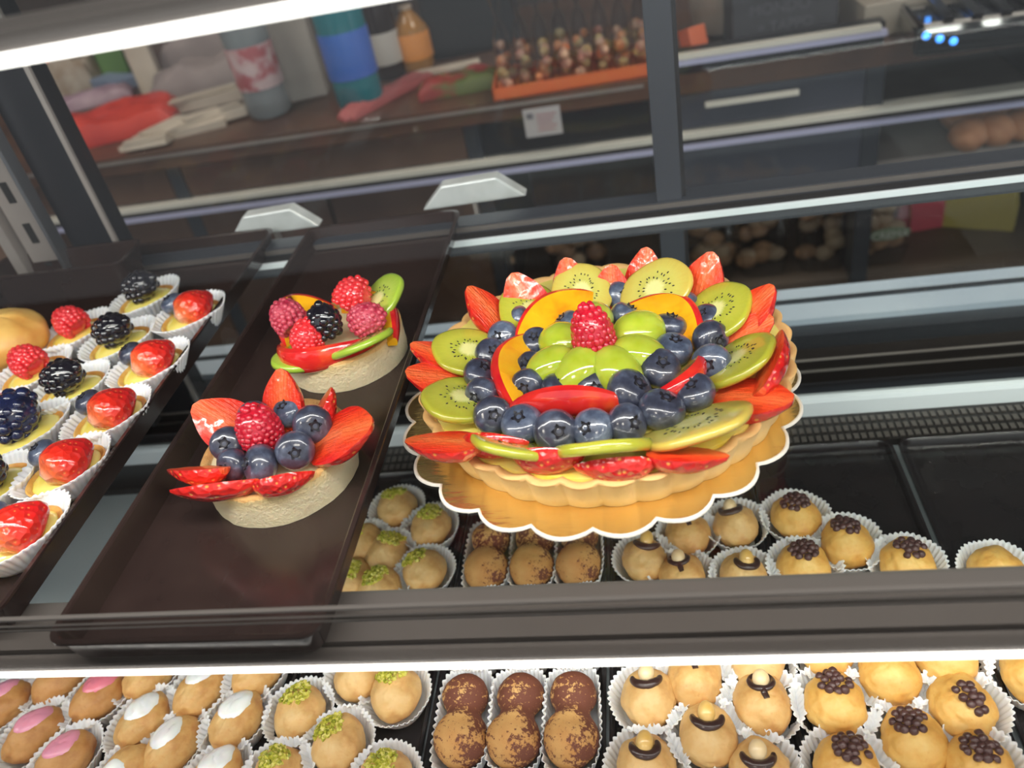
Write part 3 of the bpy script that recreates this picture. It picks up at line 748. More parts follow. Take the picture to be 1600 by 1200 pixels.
CUP_L = [me_cup(s, .0205, .0385, .020, nf=46, base=.8, sq=5, amp=.0009) for s in (11, 12)]
def tidy(s_): return ' '.join(s_.split())

# ------------------------------------------------------------------ mini tartlets on the left tray
def shell_boat(seed, rx, ry, h=.013):
    b = MB(); N = 40; vs = []; fs = []
    prof = [(.72, 0), (.82, h * .3), (.95, h * .8), (1., h), (.96, h * 1.06), (.88, h * .98), (.84, h * .8), (.02, h * .8)]
    for k, z in prof:
        for i in range(N):
            a = 2 * PI * i / N; w = 1 + .03 * nz((math.cos(a) * 2, math.sin(a) * 2, z * 50), 1, seed)
            vs.append((rx * k * w * math.cos(a), ry * k * w * math.sin(a), z))
    for j in range(len(prof) - 1):
        for i in range(N): fs.append((j * N + i, j * N + (i + 1) % N, (j + 1) * N + (i + 1) % N, (j + 1) * N + i))
    fs.append(tuple(range(N))); return b.add(vs, fs, M['puff_yellow'])
BOAT = shell_boat(1, .0225, .029).mesh('tartlet_shell'); 
def cust():
    return MB().ell((0, 0, .0105), (.0195, .0255, .006), M['custard'], 28, 14, fn=lambda d: 1 + .06 * nz(d, 3)).mesh('custard')
CUST = cust()
ZT = .0030
def tartlet(kind, px, py, rz, ph, group, s=1., off=(0, 0)):
    p = at(px, py, .020); loc = (p.x, p.y, ZT)
    put_cup(random.choice(CUP_B), loc, rz, tidy('white paper cup under the ' + ph), 'paper cups on the left tray', (s * 1.02, s * 1.02, 1))
    t = thing('fruit_tartlet', tidy('mini ' + ph), 'fruit tartlet', (loc[0], loc[1], ZT + .0012), rz, group)
    put(BOAT, 'pastry_shell', t, scale=s); put(CUST, 'custard', t, scale=s)
    R = Matrix.Rotation(-rz, 3, 'Z')
    if kind == 'S':
        d = R @ Vector((.45 + off[0], .75, .10)); T = frame(R @ Vector((.009, -.002, .024)), Vector((0, -.1, 1)), d) @ SC(1.16 * s); put(SW, 'strawberry', t, mat=T)
        c = R @ Vector((-.0175, .008, .0235)); put(BB[rd.random() < .5], 'blueberry', t, mat=frame(c, (-.2, -.3, 1), (1, 0, 0)) @ SC(.92 * s))
    elif kind == 'B':
        T = frame(R @ Vector((-.010, -.004, .023)) , R @ Vector((.75, .1, .35)) if off[0] == 0 else R @ Vector(off), (0, 0, 1)) @ SC(s * 1.02); put(KB[off[1] == 9 and 2 or rd.randrange(2)], 'blackberry', t, mat=T)
    elif kind == 'K':
        put(KB[2], 'blackberry', t, mat=frame(R @ Vector((-.014, -.010, .020)), R @ Vector((.5, .5, .45)), (0, 0, 1)) @ SC(1.12))
    else:
        T = frame(R @ Vector((.010, -.004, .021)), R @ Vector((-.85, .35, .5)), (0, 0, 1)) @ SC(s * 1.0); put(RB[0 if rd.random() < .6 else 1], 'raspberry', t, mat=T)
gS, gB, gR = 'strawberry tartlets on the left tray', 'blackberry tartlets on the left tray', 'raspberry tartlets on the left tray'
for i, (px, py, w) in enumerate([(297, 490, 'at the far end of its row'), (234, 570, 'second from the far end'), (170, 648, 'in the middle of its row'), (100, 730, 'second from the near end'), (26, 832, 'at the near end, cup most open')]):
    tartlet('S', px, py, -.55, 'strawberry and blueberry tartlet ' + w, gS, 1.)
for i, (px, py, w) in enumerate([(228, 464, 'farthest back in its row'), (186, 532, 'second from the back'), (110, 606, 'lying third from the back')]):
    tartlet('B', px, py, -.5, 'blackberry tartlet ' + w, gB, .98)
tartlet('K', 40, 672, -.5, 'blackberry tartlet with the largest bluish berry', gB)
tartlet('B', -18, 760, -.5, 'blackberry tartlet nearest the front, cut by the photo edge', gB)
for px, py, w in [(118, 518, 'with the darkest berry, farthest back'), (52, 580, 'second from the back'), (-20, 650, 'cut by the left photo edge')]:
    tartlet('R', px, py, -.5, 'raspberry tartlet ' + w, gR, .98)
p = at(10, 530, .03); t = thing('brioche_bun', 'large shiny golden bun at the left edge of the left tray', 'bun', (p.x, p.y, ZT))
MB().ell((0, 0, .026), (.036, .036, .026), M['brioche'], 40, 24, fn=lambda d: 1 + .05 * nz(d, 2.2) - (.05 if abs(math.sin(3 * math.atan2(d.y, d.x))) < .12 and d.z > 0 else 0)).obj('bun_body', t)
MB().lathe([(.024, .0004), (.034, .010), (.0348, .010), (.0246, .0002)], M['paper'], 48, cap=False).obj('paper_base', t)

# ------------------------------------------------------------------ puffs on the lower deck
PZ = DZ + .0005
def me_puff(seed, matk, rx=.0202, ry=.0232, rz_=.0158):
    b = MB()
    def fn(d):
        k = 1 + .10 * nz(d, 1.4, seed) + .035 * nz(d, 4, seed + 3)
        c = nz(d, 2.2, seed + 9); k -= .05 * max(0, .12 - abs(c)) / .12 * (d.z > -.2)
        return k
    b.ell((0, 0, rz_ * .97), (rx, ry, rz_), M[matk], 52, 34, fn=fn); me = b.mesh('puff')
    bm = bmesh.new(); bm.from_mesh(me); tr = BVHTree.FromBMesh(bm); bm.free(); return me, tr
def surf(tr, x, y):
    h = tr.ray_cast(Vector((x, y, .1)), Vector((0, 0, -1)))
    return (h[0], h[1]) if h[0] else (Vector((x, y, .012)), Vector((0, 0, 1)))
def me_icing(tr, cx, cy, rx, ry, ang, mat, seed):
    b = MB(); vs = []; fs = []; NR = 9; N = 36
    ca, sa = math.cos(ang), math.sin(ang)
    for j in range(NR + 1):
        q = j / NR
        for i in range(N):
            a = 2 * PI * i / N; w = 1 + .08 * nz((math.cos(a), math.sin(a), 0), 1.3, seed)
            u, v_ = rx * q * w * math.cos(a), ry * q * w * math.sin(a)
            x, y = cx + u * ca - v_ * sa, cy + u * sa + v_ * ca
            s_, n_ = surf(tr, x, y); vs.append(s_ + n_ * (.0019 * math.sqrt(max(0, 1 - q ** 3)) - .0002))
    for j in range(NR):
        for i in range(N): fs.append((j * N + i, j * N + (i + 1) % N, (j + 1) * N + (i + 1) % N, (j + 1) * N + i))
    b.add(vs, fs, mat); return b.mesh('icing')
def me_pist(tr, cx, cy, r, n, seed):
    rd_ = random.Random(seed); b = MB()
    for i in range(n):
        q = math.sqrt(rd_.random()); a = rd_.uniform(0, 2 * PI); rr = r * q * (1 + .25 * nz((math.cos(a), math.sin(a), 0), 1.5, seed))
        s_, n_ = surf(tr, cx + rr * math.cos(a), cy + rr * math.sin(a) * 1.1); e = rd_.uniform(.0010, .0020)
        T = Matrix.Translation(s_ + n_ * rd_.uniform(.0002, .0022) * (1.1 - q * .7)) @ Matrix.Rotation(rd_.uniform(0, 6), 4, Vector((rd_.random(), rd_.random(), rd_.random() + .1)).normalized())
        vs = [(x * e * rd_.uniform(.6, 1.3), y * e * rd_.uniform(.5, 1.1), z * e * rd_.uniform(.4, .9)) for x in (-1, 1) for y in (-1, 1) for z in (-1, 1)]
        b.add(vs, [(0, 1, 3, 2), (4, 6, 7, 5), (0, 4, 5, 1), (2, 3, 7, 6), (0, 2, 6, 4), (1, 5, 7, 3)], M['pist'], T)
    return b.mesh('pistachio', smooth=False)
def me_chip():
    return MB().lathe([(.0001, .0026), (.0009, .0024), (.0019, .0017), (.0027, .0008), (.0029, .0), (.0024, -.0006), (.0001, -.0007)], M['chip'], 14).mesh('chocolate_chip')
CHIP = me_chip()
def me_swirl(tr, cx, cy, r, a0, a1, rad, mat, rot=0, tail=None):
    b = MB(); P = []; R_ = []
    N = 22
    for i in range(N + 1):
        t_ = i / N; a = math.radians(a0 + (a1 - a0) * t_) + rot
        s_, n_ = surf(tr, cx + r * math.cos(a), cy + r * math.sin(a)); P.append(s_ + n_ * .0004); R_.append(rad * (.45 + .75 * math.sin(PI * t_) ** .6))
    b.tube(P, R_, mat, 10, flat=.75)
    if tail:
        P = []
        for i in range(9):
            t_ = i / 8; s_, n_ = surf(tr, cx + tail[0] * t_, cy - r * .9 + tail[1] * t_); P.append(s_ + n_ * .0004)
        b.tube(P, [rad * (1.25 - .35 * abs(i / 8 - .4)) for i in range(9)], mat, 10, flat=.7)
    return b.mesh('chocolate_icing')
NUT = MB().ell((0, 0, 0), (.0060, .0060, .0082), M['nut'], 16, 12, fn=lambda d: 1 + .04 * nz(d, 3)).mesh('hazelnut')
NUTP = MB().ell((0, 0, 0), (.0060, .0060, .0070), M['nut_pale'], 16, 12, fn=lambda d: 1 + .07 * nz(d, 3)).mesh('hazelnut')
PUF = {k: [me_puff(i * 3 + s, m_) if k not in ('ib', 'ig') else me_puff(i * 3 + s, m_, .0182, .0255, .0160) for i in range(4)] for s, (k, m_) in
       enumerate([('g', 'puff_gold'), ('p', 'puff_pale'), ('y', 'puff_yellow'), ('ib', 'puff_brown'), ('ig', 'puff_gold')])}
cnt = [0]
def puff(kind, px, py, ph, rz=0, s=1., top=None, extra=None, cup=None, vis=True):
    """kind: pist, pink, pink2, white, nut, chip"""
    cnt[0] += 1; sd = cnt[0]
    p = at(px, py, DZ + .018); loc = Vector((p.x, p.y, PZ))
    fam = {'pist': 'p', 'pink': 'ib', 'pink2': 'ib', 'white': 'ig', 'nut': 'p', 'chip': 'y'}[kind]
    if kind == 'nut' and sd % 3 == 0: fam = 'g'
    me, tr = PUF[fam][sd % 4]
    word = {'pist': 'pistachio crumb cream puff', 'pink': 'pink iced oval puff', 'pink2': 'pink iced oval puff', 'white': 'white iced oval puff', 'nut': 'hazelnut and chocolate puff', 'chip': 'chocolate chip puff'}[kind]
    if extra == 'orange': word = 'orange topped puff'
    if extra == 'plain': word = 'plain backed golden puff'
    short = {'pist': 'pistachio puff', 'pink': 'pink iced puff', 'pink2': 'pink iced puff', 'white': 'white iced puff', 'nut': 'hazelnut puff', 'chip': 'chip puff'}[kind]
    if extra: short = word
    gw = {'pist': 'pistachio puffs in their tray', 'pink': 'pink iced puffs', 'pink2': 'pink iced puffs', 'white': 'white iced puffs', 'nut': 'hazelnut puffs in their tray', 'chip': 'chocolate chip puffs in their tray'}[kind]
    oval = kind in ('pink', 'pink2', 'white')
    cm = cup or (CUP_O if oval else CUP_R)
    put_cup(cm[sd % len(cm)], loc, rz + (0 if oval else rd.uniform(-.3, .3)), tidy('white paper cup under the %s %s' % (short, ph)), 'paper cups on the lower deck', (s, s, 1))
    t = thing('cream_puff', tidy('golden %s %s' % (word, ph)), 'cream puff', loc + Vector((0, 0, .0014)), rz, gw)
    s *= .93
    put(me, 'choux_bun', t, scale=s)
    if extra == 'plain': return
    cx, cy = top if top else (-.002, .006)
    if kind == 'pist': put(me_pist(tr, cx, cy, .0112, 120, sd), 'pistachio_crumbs', t, scale=s)
    elif kind in ('pink', 'pink2', 'white'):
        put(me_icing(tr, cx, cy, .0125, .0158, .1, M[{'pink': 'icing_pink', 'pink2': 'icing_pink2', 'white': 'icing_white'}[kind]], sd), 'icing', t, scale=s)
    elif kind == 'chip':
        if extra == 'orange': return
        ring = [(0, 0)] + [(.0048 * math.cos(a), .0048 * math.sin(a)) for a in [2 * PI * k / 6 for k in range(6)]] + [(.0094 * math.cos(a), .0088 * math.sin(a)) for a in [2 * PI * k / 11 + .2 for k in range(11)]]
        for i, (u, v_) in enumerate(ring):
            if i > 6 and rd.random() < .12: continue
            s_, n_ = surf(tr, cx + u + rd.uniform(-.001, .001), cy + v_ + rd.uniform(-.001, .001))
            lift = .0014 if i < 7 else .0006
            n2 = (n_ + Vector((rd.uniform(-.5, .5), rd.uniform(-.5, .5), 0))).normalized()
            put(CHIP, 'chocolate_chip', t, mat=SC(s) @ frame(s_ + n_ * lift, n2, (.3, 1, .1)) @ SC(rd.uniform(.95, 1.15)))
    elif kind == 'nut':
        sty = sd % 3
        if sty == 0: me2 = me_swirl(tr, cx, cy, .0080, 120, 420, .0020, M['choc'], tail=(.002, -.008))
        elif sty == 1: me2 = me_swirl(tr, cx, cy, .0086, 165, 385, .0030, M['choc'])
        else: me2 = me_swirl(tr, cx, cy, .0100, 180, 360, .0030, M['choc'])
        put(me2, 'chocolate_icing', t, scale=s)
        s_, n_ = surf(tr, cx, cy); put(NUT if sd % 2 else NUTP, 'hazelnut', t, mat=SC(s) @ frame(s_ + n_ * .0012, n_ * .35 + Vector((.1, 1, .1)), (1, 0, 0)))

# pistachio column (through the glass, then in front of the shelf edge)
for px, py, ph, top in [(620, 792, 'at the far left corner of its tray', (-.003, .011)), (672, 822, 'beside the cake board in the back row', (.0, .009)), (567, 848, 'half hidden by the tray edge', (-.008, .004)),
        (603, 864, 'second row, left', (.005, .010)), (663, 890, 'second row, right', (-.009, .008)), (548, 905, 'by the tray edge under the shelf lip', (0, .002)), (592, 918, 'cut off by the shelf edge, left', (-.002, .005)),
        (560, 1052, 'emerging left under the light strip', (0, .006)), (618, 1082, 'emerging right under the light strip', (-.003, .010)), (467, 1112, 'beside the white iced puffs', (-.002, .010)),
        (528, 1160, 'in the middle of the near group', (-.007, .008)), (432, 1212, 'at the near left, beside white icing', (-.002, .008)), (600, 1218, 'nearest the cocoa puffs at the front', (0, .006))]:
    puff('pist', px, py, ph, top=top, s=1.0)
# white iced
for px, py, ph, top in [(232, 1052, 'peeking left under the light strip', (-.004, .01)), (312, 1078, 'just under the light strip', (-.003, .011)), (402, 1048, 'peeking right under the light strip', (-.004, .012)),
        (222, 1126, 'with icing spread widest, left side', (-.002, .007)), (368, 1124, 'beside the pistachio puffs', (-.002, .008)), (268, 1164, 'with the longest oval icing', (-.004, .004)), (196, 1208, 'nearest the pink iced puffs', (0, -.012)), (335, 1216, 'cut off by the bottom edge', (-.003, .01))]:
    puff('white', px, py, ph, rz=-.35, top=top, s=1.0)
for kind, px, py, ph, top in [('pink', 92, 1062, 'peeking out under the light strip', (-.006, .012)), ('pink2', 152, 1088, 'with deeper pink icing', (-.002, .010)), ('pink', 2, 1102, 'cut by the left photo edge', (-.006, .008)),
        ('pink', 52, 1146, 'in the middle of its group', (-.003, .007)), ('pink', 100, 1184, 'nearest the front', (-.004, .005))]:
    puff(kind, px, py, ph, rz=-.5, top=top, s=1.0)
for px, py, ph, top in [(1075, 832, 'mostly hidden by the cake board', (0, .012)), (1150, 818, 'with the puff against the cake board rim', (-.004, .010)), (1007, 872, 'next to the cocoa tray', (.003, .011)),
        (1066, 898, 'half cut by the shelf edge, left', (-.002, .009)), (1162, 898, 'half cut by the shelf edge, right', (.003, .006)), (1014, 1088, 'just below the strip, next to the cocoa puffs', (-.001, .010)),
        (1086, 1060, 'under the strip in the middle', (-.001, .014)), (1182, 1032, 'under the strip at the right', (0, .014)), (1107, 1148, 'with a long drip of chocolate', (0, .008)),
        (1192, 1098, 'beside the chip puffs, nut upright', (0, .010)), (1010, 1196, 'at the near left corner of its tray', (0, .008)), (1186, 1206, 'at the near right corner of its tray', (0, .007))]:
    puff('nut', px, py, ph, top=top, s=1.02 if py > 950 else .98)
for px, py, ph, top in [(1243, 806, 'farthest back, beside the hazelnut ones', (0, .004)), (1322, 846, 'second from the back', (0, .006)), (1256, 884, 'cut by the shelf edge, left', (.001, .005)),
        (1418, 880, 'at the right, cut by the shelf edge', (.002, .004)), (1290, 1010, 'barely peeking under the strip', (0, .004)), (1388, 1052, 'with the yellowest dough, under the strip', (0, .013)), (1476, 1022, 'peeking right under the strip', (0, .012)),
        (1305, 1098, 'with deeply folded dough', (.0, .008)), (1503, 1102, 'with the roundest chip cap, at tray edge', (.003, -.003)), (1427, 1156, 'in the centre of the near group', (-.002, .006)), (1325, 1200, 'at the bottom, beside hazelnut ones', (.002, .006)), (1532, 1200, 'in the near right corner', (0, .006))]:
    puff('chip', px, py, ph, top=top, s=1.05)
for px, py, ph in [(1558, 890, 'alone in the right tray'), (1612, 1050, 'at the right photo edge')]:
    puff('chip', px, py, ph, extra='orange', s=1.0)

# cocoa pairs: two joined lobes in a long cup
def me_cocoa(seed, matk):
    b = MB(); N = 44; NR = 30; vs = []; fs = []; L0, L1 = -.036, .034
    for j in range(NR + 1):
        t_ = j / NR; y = L0 + (L1 - L0) * (.5 - .5 * math.cos(PI * t_))
        r1 = math.sqrt(max(0, 1 - ((y + .0155) / .0208) ** 2)) * .0192; r2 = math.sqrt(max(0, 1 - ((y - .0175) / .0168) ** 2)) * .0172
        r = max(r1, r2, 0.0002); k_ = 60 * .02
        r = (r1 ** 5 + r2 ** 5) ** .2 if max(r1, r2) > .0003 else .0003
        if abs(y - .002) < .006: r = max(r, .0125)
        for i in range(N):
            a = 2 * PI * i / N; d = Vector((math.cos(a), y * 60, math.sin(a))); w = 1 + .08 * nz(d, 1.1, seed) + .03 * nz(d, 4, seed)
            vs.append((r * w * math.cos(a), y, .0165 + r * w * .92 * math.sin(a)))
    for j in range(NR):
        for i in range(N): fs.append((j * N + i, j * N + (i + 1) % N, (j + 1) * N + (i + 1) % N, (j + 1) * N + i))
    fs.append(tuple(range(N))); fs.append(tuple(NR * N + i for i in range(N)))
    return b.add(vs, fs, M[matk]).mesh('choux_pair')
CO = [me_cocoa(i, 'cocoa_front') for i in range(3)] + [me_cocoa(i + 5, 'cocoa_back') for i in range(3)]
for r, (yy, wr) in enumerate([(.312, 'in the near row'), (.395, 'in the middle row'), (.463, 'in the back row')]):
    for c, (xx, wc) in enumerate([(-.158, 'left'), (-.119, 'centre'), (-.080, 'right')]):
        if r == 1: yy = .388
        loc = Vector((xx + rd.uniform(-.001, .001), yy, PZ)); ph = 'cocoa dusted double puff %s, %s' % (wr, wc)
        put_cup(CUP_L[c % 2], loc, 0, tidy('long white paper cup under the ' + ph), 'long paper cups in the cocoa tray', (.96, 1., 1))
        t = thing('double_cream_puff', tidy(ph), 'cream puff', loc + Vector((0, 0, .0014)), rd.uniform(-.05, .05), 'cocoa dusted double puffs')
        put(CO[c + (3 if r == 2 else 0)], 'choux_bun', t, scale=(.98, .98, 1.))

# ------------------------------------------------------------------ back counter
cy0 = 1.5; zt = -.11
ctr = thing('back_counter', 'long dark back counter with brown worktop, drawers and open shelves', 'counter', (-.1, 1.8, -1.0))
def cc(name, b, **kw): return b.obj(name, ctr, loc=(.1, -1.8, 1.0), **kw)
b = MB().box(-1.9, 1.5, cy0 - .01, 2.24, zt - .035, zt, M['wood_dark']); b.box(-1.9, .01, cy0 - .013, cy0 - .0101, zt - .012, zt - .006, M['steel_d'])
cc('worktop', b, smooth=False)
b = MB(); b.box(-1.9, 1.5, 2.05, 2.24, -1.0, zt - .036, M['dark_int']); b.box(-1.9, 1.5, cy0 + .02, 2.05, -.60, -.575, M['dark_int']); b.box(-1.9, 1.5, cy0 + .02, 2.05, -1.0, -.93, M['dark_int'])
for x in (-1.9, -.95, -.33, .02, .39, .80, 1.47): b.box(x, x + .03, cy0 + .0, 2.05, -1.0, zt - .036, M['frame'])
b.box(.42, .80, cy0 + .02, 2.05, -.345, -.33, M['steel_d'])
cc('carcass', b, smooth=False)
# drawer fronts
for k, (x0, x1, mt) in enumerate([(-1.87, -.952, 'brown_panel'), (-.918, -.332, 'brown_panel'), (-.298, .018, 'black'), (.052, .388, 'blue_panel')]):
    d = cc('drawer', MB().box(x0, x1, cy0, cy0 + .018, -.212, -.150, M[mt]), smooth=False)
    if k == 3: MB().box(.115, .275, cy0 - .018, cy0 - .008, -.172, -.164, M['alu']).obj('handle', d, smooth=False)
b = MB(); b.box(-1.9, 1.5, cy0 - .016, cy0 + .018, -.226, -.216, M['alu']); b.box(-1.9, 1.5, cy0 - .010, cy0 + .018, -.237, -.2262, M['profile_dark']); b.box(-1.9, 1.5, cy0 - .018, cy0 + .018, -.246, -.2372, M['alu_blue'])
cc('handle_rail', b, smooth=False)
for k, (x0, x1, z0, z1, mt) in enumerate([(-1.87, -.952, -.57, -.25, 'brown_panel'), (-.918, -.64, -.57, -.25, 'brown_panel'), (-.63, -.332, -.57, -.25, 'brown_panel'), (.052, .388, -.40, -.25, 'blue_panel')]):
    cc('cabinet_door', MB().box(x0, x1, cy0, cy0 + .018, z0, z1, M[mt]), smooth=False)
for x0, x1 in ((-.5, -.1), (.13, .30), (.40, .60), (.84, 1.2)):
    d = cc('drawer', MB().box(x0 - .03, x1 + .03, cy0, cy0 + .018, -.68, -.605, M['blue_panel']), smooth=False)
    MB().box(x0 + .02, x1 - .02, cy0 - .02, cy0 - .008, -.632, -.62, M['alu']).obj('handle', d, smooth=False)

# --- things on the worktop
def on(px, py, z=zt): return at(px, py, z)
def blob(name, label, cat, px, py, sz, mat, rz=0, seed=0, amp=.25, z=zt, group=None):
    p = at(px, py, z); b = MB()
    b.ell((0, 0, sz[2]), sz, mat, 28, 18, fn=lambda d: 1 + amp * nz(d, 1.8, seed) + amp * .5 * nz(d, 4, seed))
    o = b.obj(name, loc=(p.x, p.y, z + .001)); o.rotation_euler = (0, 0, rz); return tag(o, label, cat, group)
red = noisy('red paper bag', (190, 52, 44), (214, 66, 50), 14, .55, bump=.3)
def crumple(name, label, cat, c, sx, sy, h, mat, rz=0, seed=0, z=zt, amp=.4, group=None):
    """a soft flat bag or paper pile with folds: closed solid"""
    N = 18; vs = []; fs = []
    for lay in (0, 1):
        for j in range(N + 1):
            for i in range(N + 1):
                u, v_ = i / N * 2 - 1, j / N * 2 - 1
                e = max(0, 1 - max(abs(u), abs(v_)) ** 4)
                zz = (h * (.35 + .65 * e ** .5) * (1 + amp * nz((u * 1.6, v_ * 1.6, 0), 1, seed)) + h * .15 * nz((u * 5, v_ * 5, 1), 1, seed)) if lay else 0
                k = 1 + .10 * nz((u * 2, v_ * 2, 2), 1, seed)
                vs.append((sx * u * k, sy * v_ * k, max(zz, 0.001 if lay else 0)))
    Q = (N + 1) ** 2
    for j in range(N):
        for i in range(N):
            a = j * (N + 1) + i; fs.append((Q + a, Q + a + 1, Q + a + N + 2, Q + a + N + 1)); fs.append((a, a + N + 1, a + N + 2, a + 1))
    for i in range(N):
        for a, c_ in ((i, i + 1), ((N * (N + 1)) + i + 1, N * (N + 1) + i), ((i + 1) * (N + 1), i * (N + 1)), (i * (N + 1) + N, (i + 1) * (N + 1) + N)): fs.append((a, c_, Q + c_, Q + a))
    b = MB().add(vs, fs, mat); o = b.obj(name, loc=(c[0], c[1], z + .001), ang=35); o.rotation_euler = (0, 0, rz); return tag(o, label, cat, group)
crumple('paper_bag', 'crumpled red bag lying on the back counter at the left', 'bag', on(185, 205), .135, .085, .05, red, .35, 3)
crumple('paper_bag', 'folded lilac and red bag behind the crumpled red one', 'bag', on(140, 165), .11, .03, .03, noisy('lilac bag', (150, 120, 140), (186, 160, 172), 10, .5), .35, 4)
wp = noisy('off white slips', (196, 184, 168), (214, 203, 188), 12, .7)
for k, (px, py, sx, sy, rz, lb) in enumerate([(232, 230, .05, .022, .1, 'nearest the red bag'), (262, 212, .06, .03, .9, 'lying upright in the heap'), (300, 205, .075, .028, .3, 'in the middle of the heap'), (335, 195, .07, .022, .5, 'at the right of the heap'), (320, 168, .09, .018, .25, 'long, at the back')]):
    p = on(px, py); b = MB(); T = Matrix.Rotation(.12 * (k % 3 - 1), 4, 'X')
    b.box(-sx, sx, -sy, sy, 0, .010 + .003 * k, wp, T); b.box(-sx * .8, sx * .9, -sy * .8, sy * .8, .012 + .003 * k, .017 + .003 * k, wp, T @ Matrix.Rotation(.2, 4, 'Z'))
    o = b.obj('paper_stack', loc=(p.x, p.y, zt + .003), smooth=False); o.rotation_euler = (0, 0, rz); tag(o, 'off white stack of paper slips ' + lb, 'paper', 'paper slips on the back counter')
gp = noisy('grey wrapping paper', (140, 126, 126), (164, 150, 148), 8, .6)
crumple('wrapping_paper', 'low grey pile of wrapping sheets on the back counter', 'paper', on(322, 140), .12, .06, .06, gp, .25, 6)
crumple('wrapping_paper', 'long folded wrapping sheet slanting behind the grey pile', 'paper', on(335, 112), .12, .03, .09, gp, .55, 7)
def boxy(name, label, cat, px, py, sx, sy, h, mat, rz=0, tilt=0, z=zt, bev=.003, group=None):
    p = at(px, py, z); o = MB().box(-sx, sx, -sy, sy, 0, h, mat).obj(name, loc=(p.x, p.y, z + .001), smooth=False, bevel=bev)
    o.rotation_euler = (tilt, 0, rz); return tag(o, label, cat, group)
boxy('carton', 'slim white carton standing left of the grey paper pile', 'carton', 245, 148, .028, .02, .14, wp, .3)
boxy('carton', 'tall pale carton standing between the two large bottles', 'carton', 483, 150, .045, .03, .30, noisy('pale carton', (168, 160, 150), (184, 176, 166), 8, .6), .2)
boxy('snack_pack', 'small orange pack at the far left of the back counter', 'packet', 88, 140, .04, .03, .10, plain('orange pack', (208, 96, 56), .5), .2)
crumple('snack_pack', 'beige and white packet beside the orange pack', 'packet', on(125, 140), .06, .05, .09, noisy('beige pack', (160, 140, 120), (190, 180, 168), 20, .5), .2, 9)
boxy('snack_pack', 'green pack leaning at the back left of the counter', 'packet', 185, 120, .035, .02, .14, plain('green pack', (88, 132, 62), .5), .5, -.3)
boxy('snack_pack', 'light blue packet lying between the green pack and white carton', 'packet', 185, 138, .07, .03, .03, plain('blue pack', (140, 158, 188), .5), -.5)
def bottle(px, py, R, H, body, label_mat, lb, cap=None, lz=(.2, .47), name='water_bottle'):
    p = at(px, py, zt); t = thing(name, lb, 'bottle', (p.x, p.y, zt))
    pr = [(.001, .0), (R * .85, .002), (R, .012), (R * .97, H * .2), (R, H * .25), (R, H * .62), (R * .93, H * .68), (R * .55, H * .84), (R * .34, H * .92), (R * .34, H * .95)]
    MB().lathe(pr, body, 28).obj('bottle_body', t)
    if label_mat: MB().lathe([(R * 1.015, H * lz[0]), (R * 1.02, H * lz[0] + .001), (R * 1.02, H * lz[1]), (R * 1.015, H * lz[1] + .001)], label_mat, 28, cap=False).obj('bottle_label', t)
    MB().lathe([(R * .38, H * .95), (R * .38, H), (.001, H * 1.002)], cap or M['white_steel'], 20).obj('cap', t)
    return t
def bodym(name, c, a=.35): t = NT(name); return t.set(col=ln(c), rough=.08, trans=a, ior=1.2, coat=.5)
bottle(567, 165, .048, .31, bodym('teal plastic', (50, 150, 165)), noisy('blue label', (54, 110, 205), (84, 120, 215), 8, .4), 'large teal water bottle with a blue label on the back counter', plain('teal cap', (40, 130, 150), .4))
bottle(425, 178, .046, .30, bodym('clear plastic', (190, 200, 205), .6), noisy('red white label', (215, 190, 192), (180, 90, 96), 25, .4, lo=.45, hi=.6), 'clear water bottle with a red and white label beside the pale carton', plain('red cap', (150, 40, 40), .4))
bottle(612, 120, .036, .27, bodym('dark brown glass', (48, 30, 28), .2), plain('cream label', (200, 196, 190), .6), 'dark brown bottle right of the teal water bottle', plain('dark cap', (60, 40, 40), .4), (.12, .35), 'glass_bottle')
bottle(655, 108, .038, .13, bodym('amber jar', (196, 140, 72), .3), plain('orange label', (230, 150, 70), .5), 'short amber jar with an orange label behind the counter edge', plain('jar lid', (190, 170, 150), .4), (.2, .6), 'glass_jar')
boxy('toaster_box', 'black box standing at the back of the counter beside the sweets', 'box', 745, 70, .10, .08, .20, M['black'], .1)
boxy('dark_box', 'dark brown box standing at the back behind the paper pile', 'box', 300, 108, .10, .03, .20, M['wood_dark'], .1)
crumple('folded_cloth', 'pinkish folded strip lying along the counter edge', 'cloth', on(605, 155), .12, .022, .02, plain('pink strip', (178, 96, 96), .6), 1.05, 12)
boxy('paper_slip', 'white slip lying on the counter left of the sweets tray', 'paper', 700, 112, .07, .012, .012, wp, .18)
crumple('fruit_packet', 'red and green packet lying left of the sweets tray', 'packet', on(720, 140), .08, .04, .03, noisy('red green pack', (150, 56, 52), (96, 110, 60), 16, .5, lo=.45, hi=.55), .1, 14)
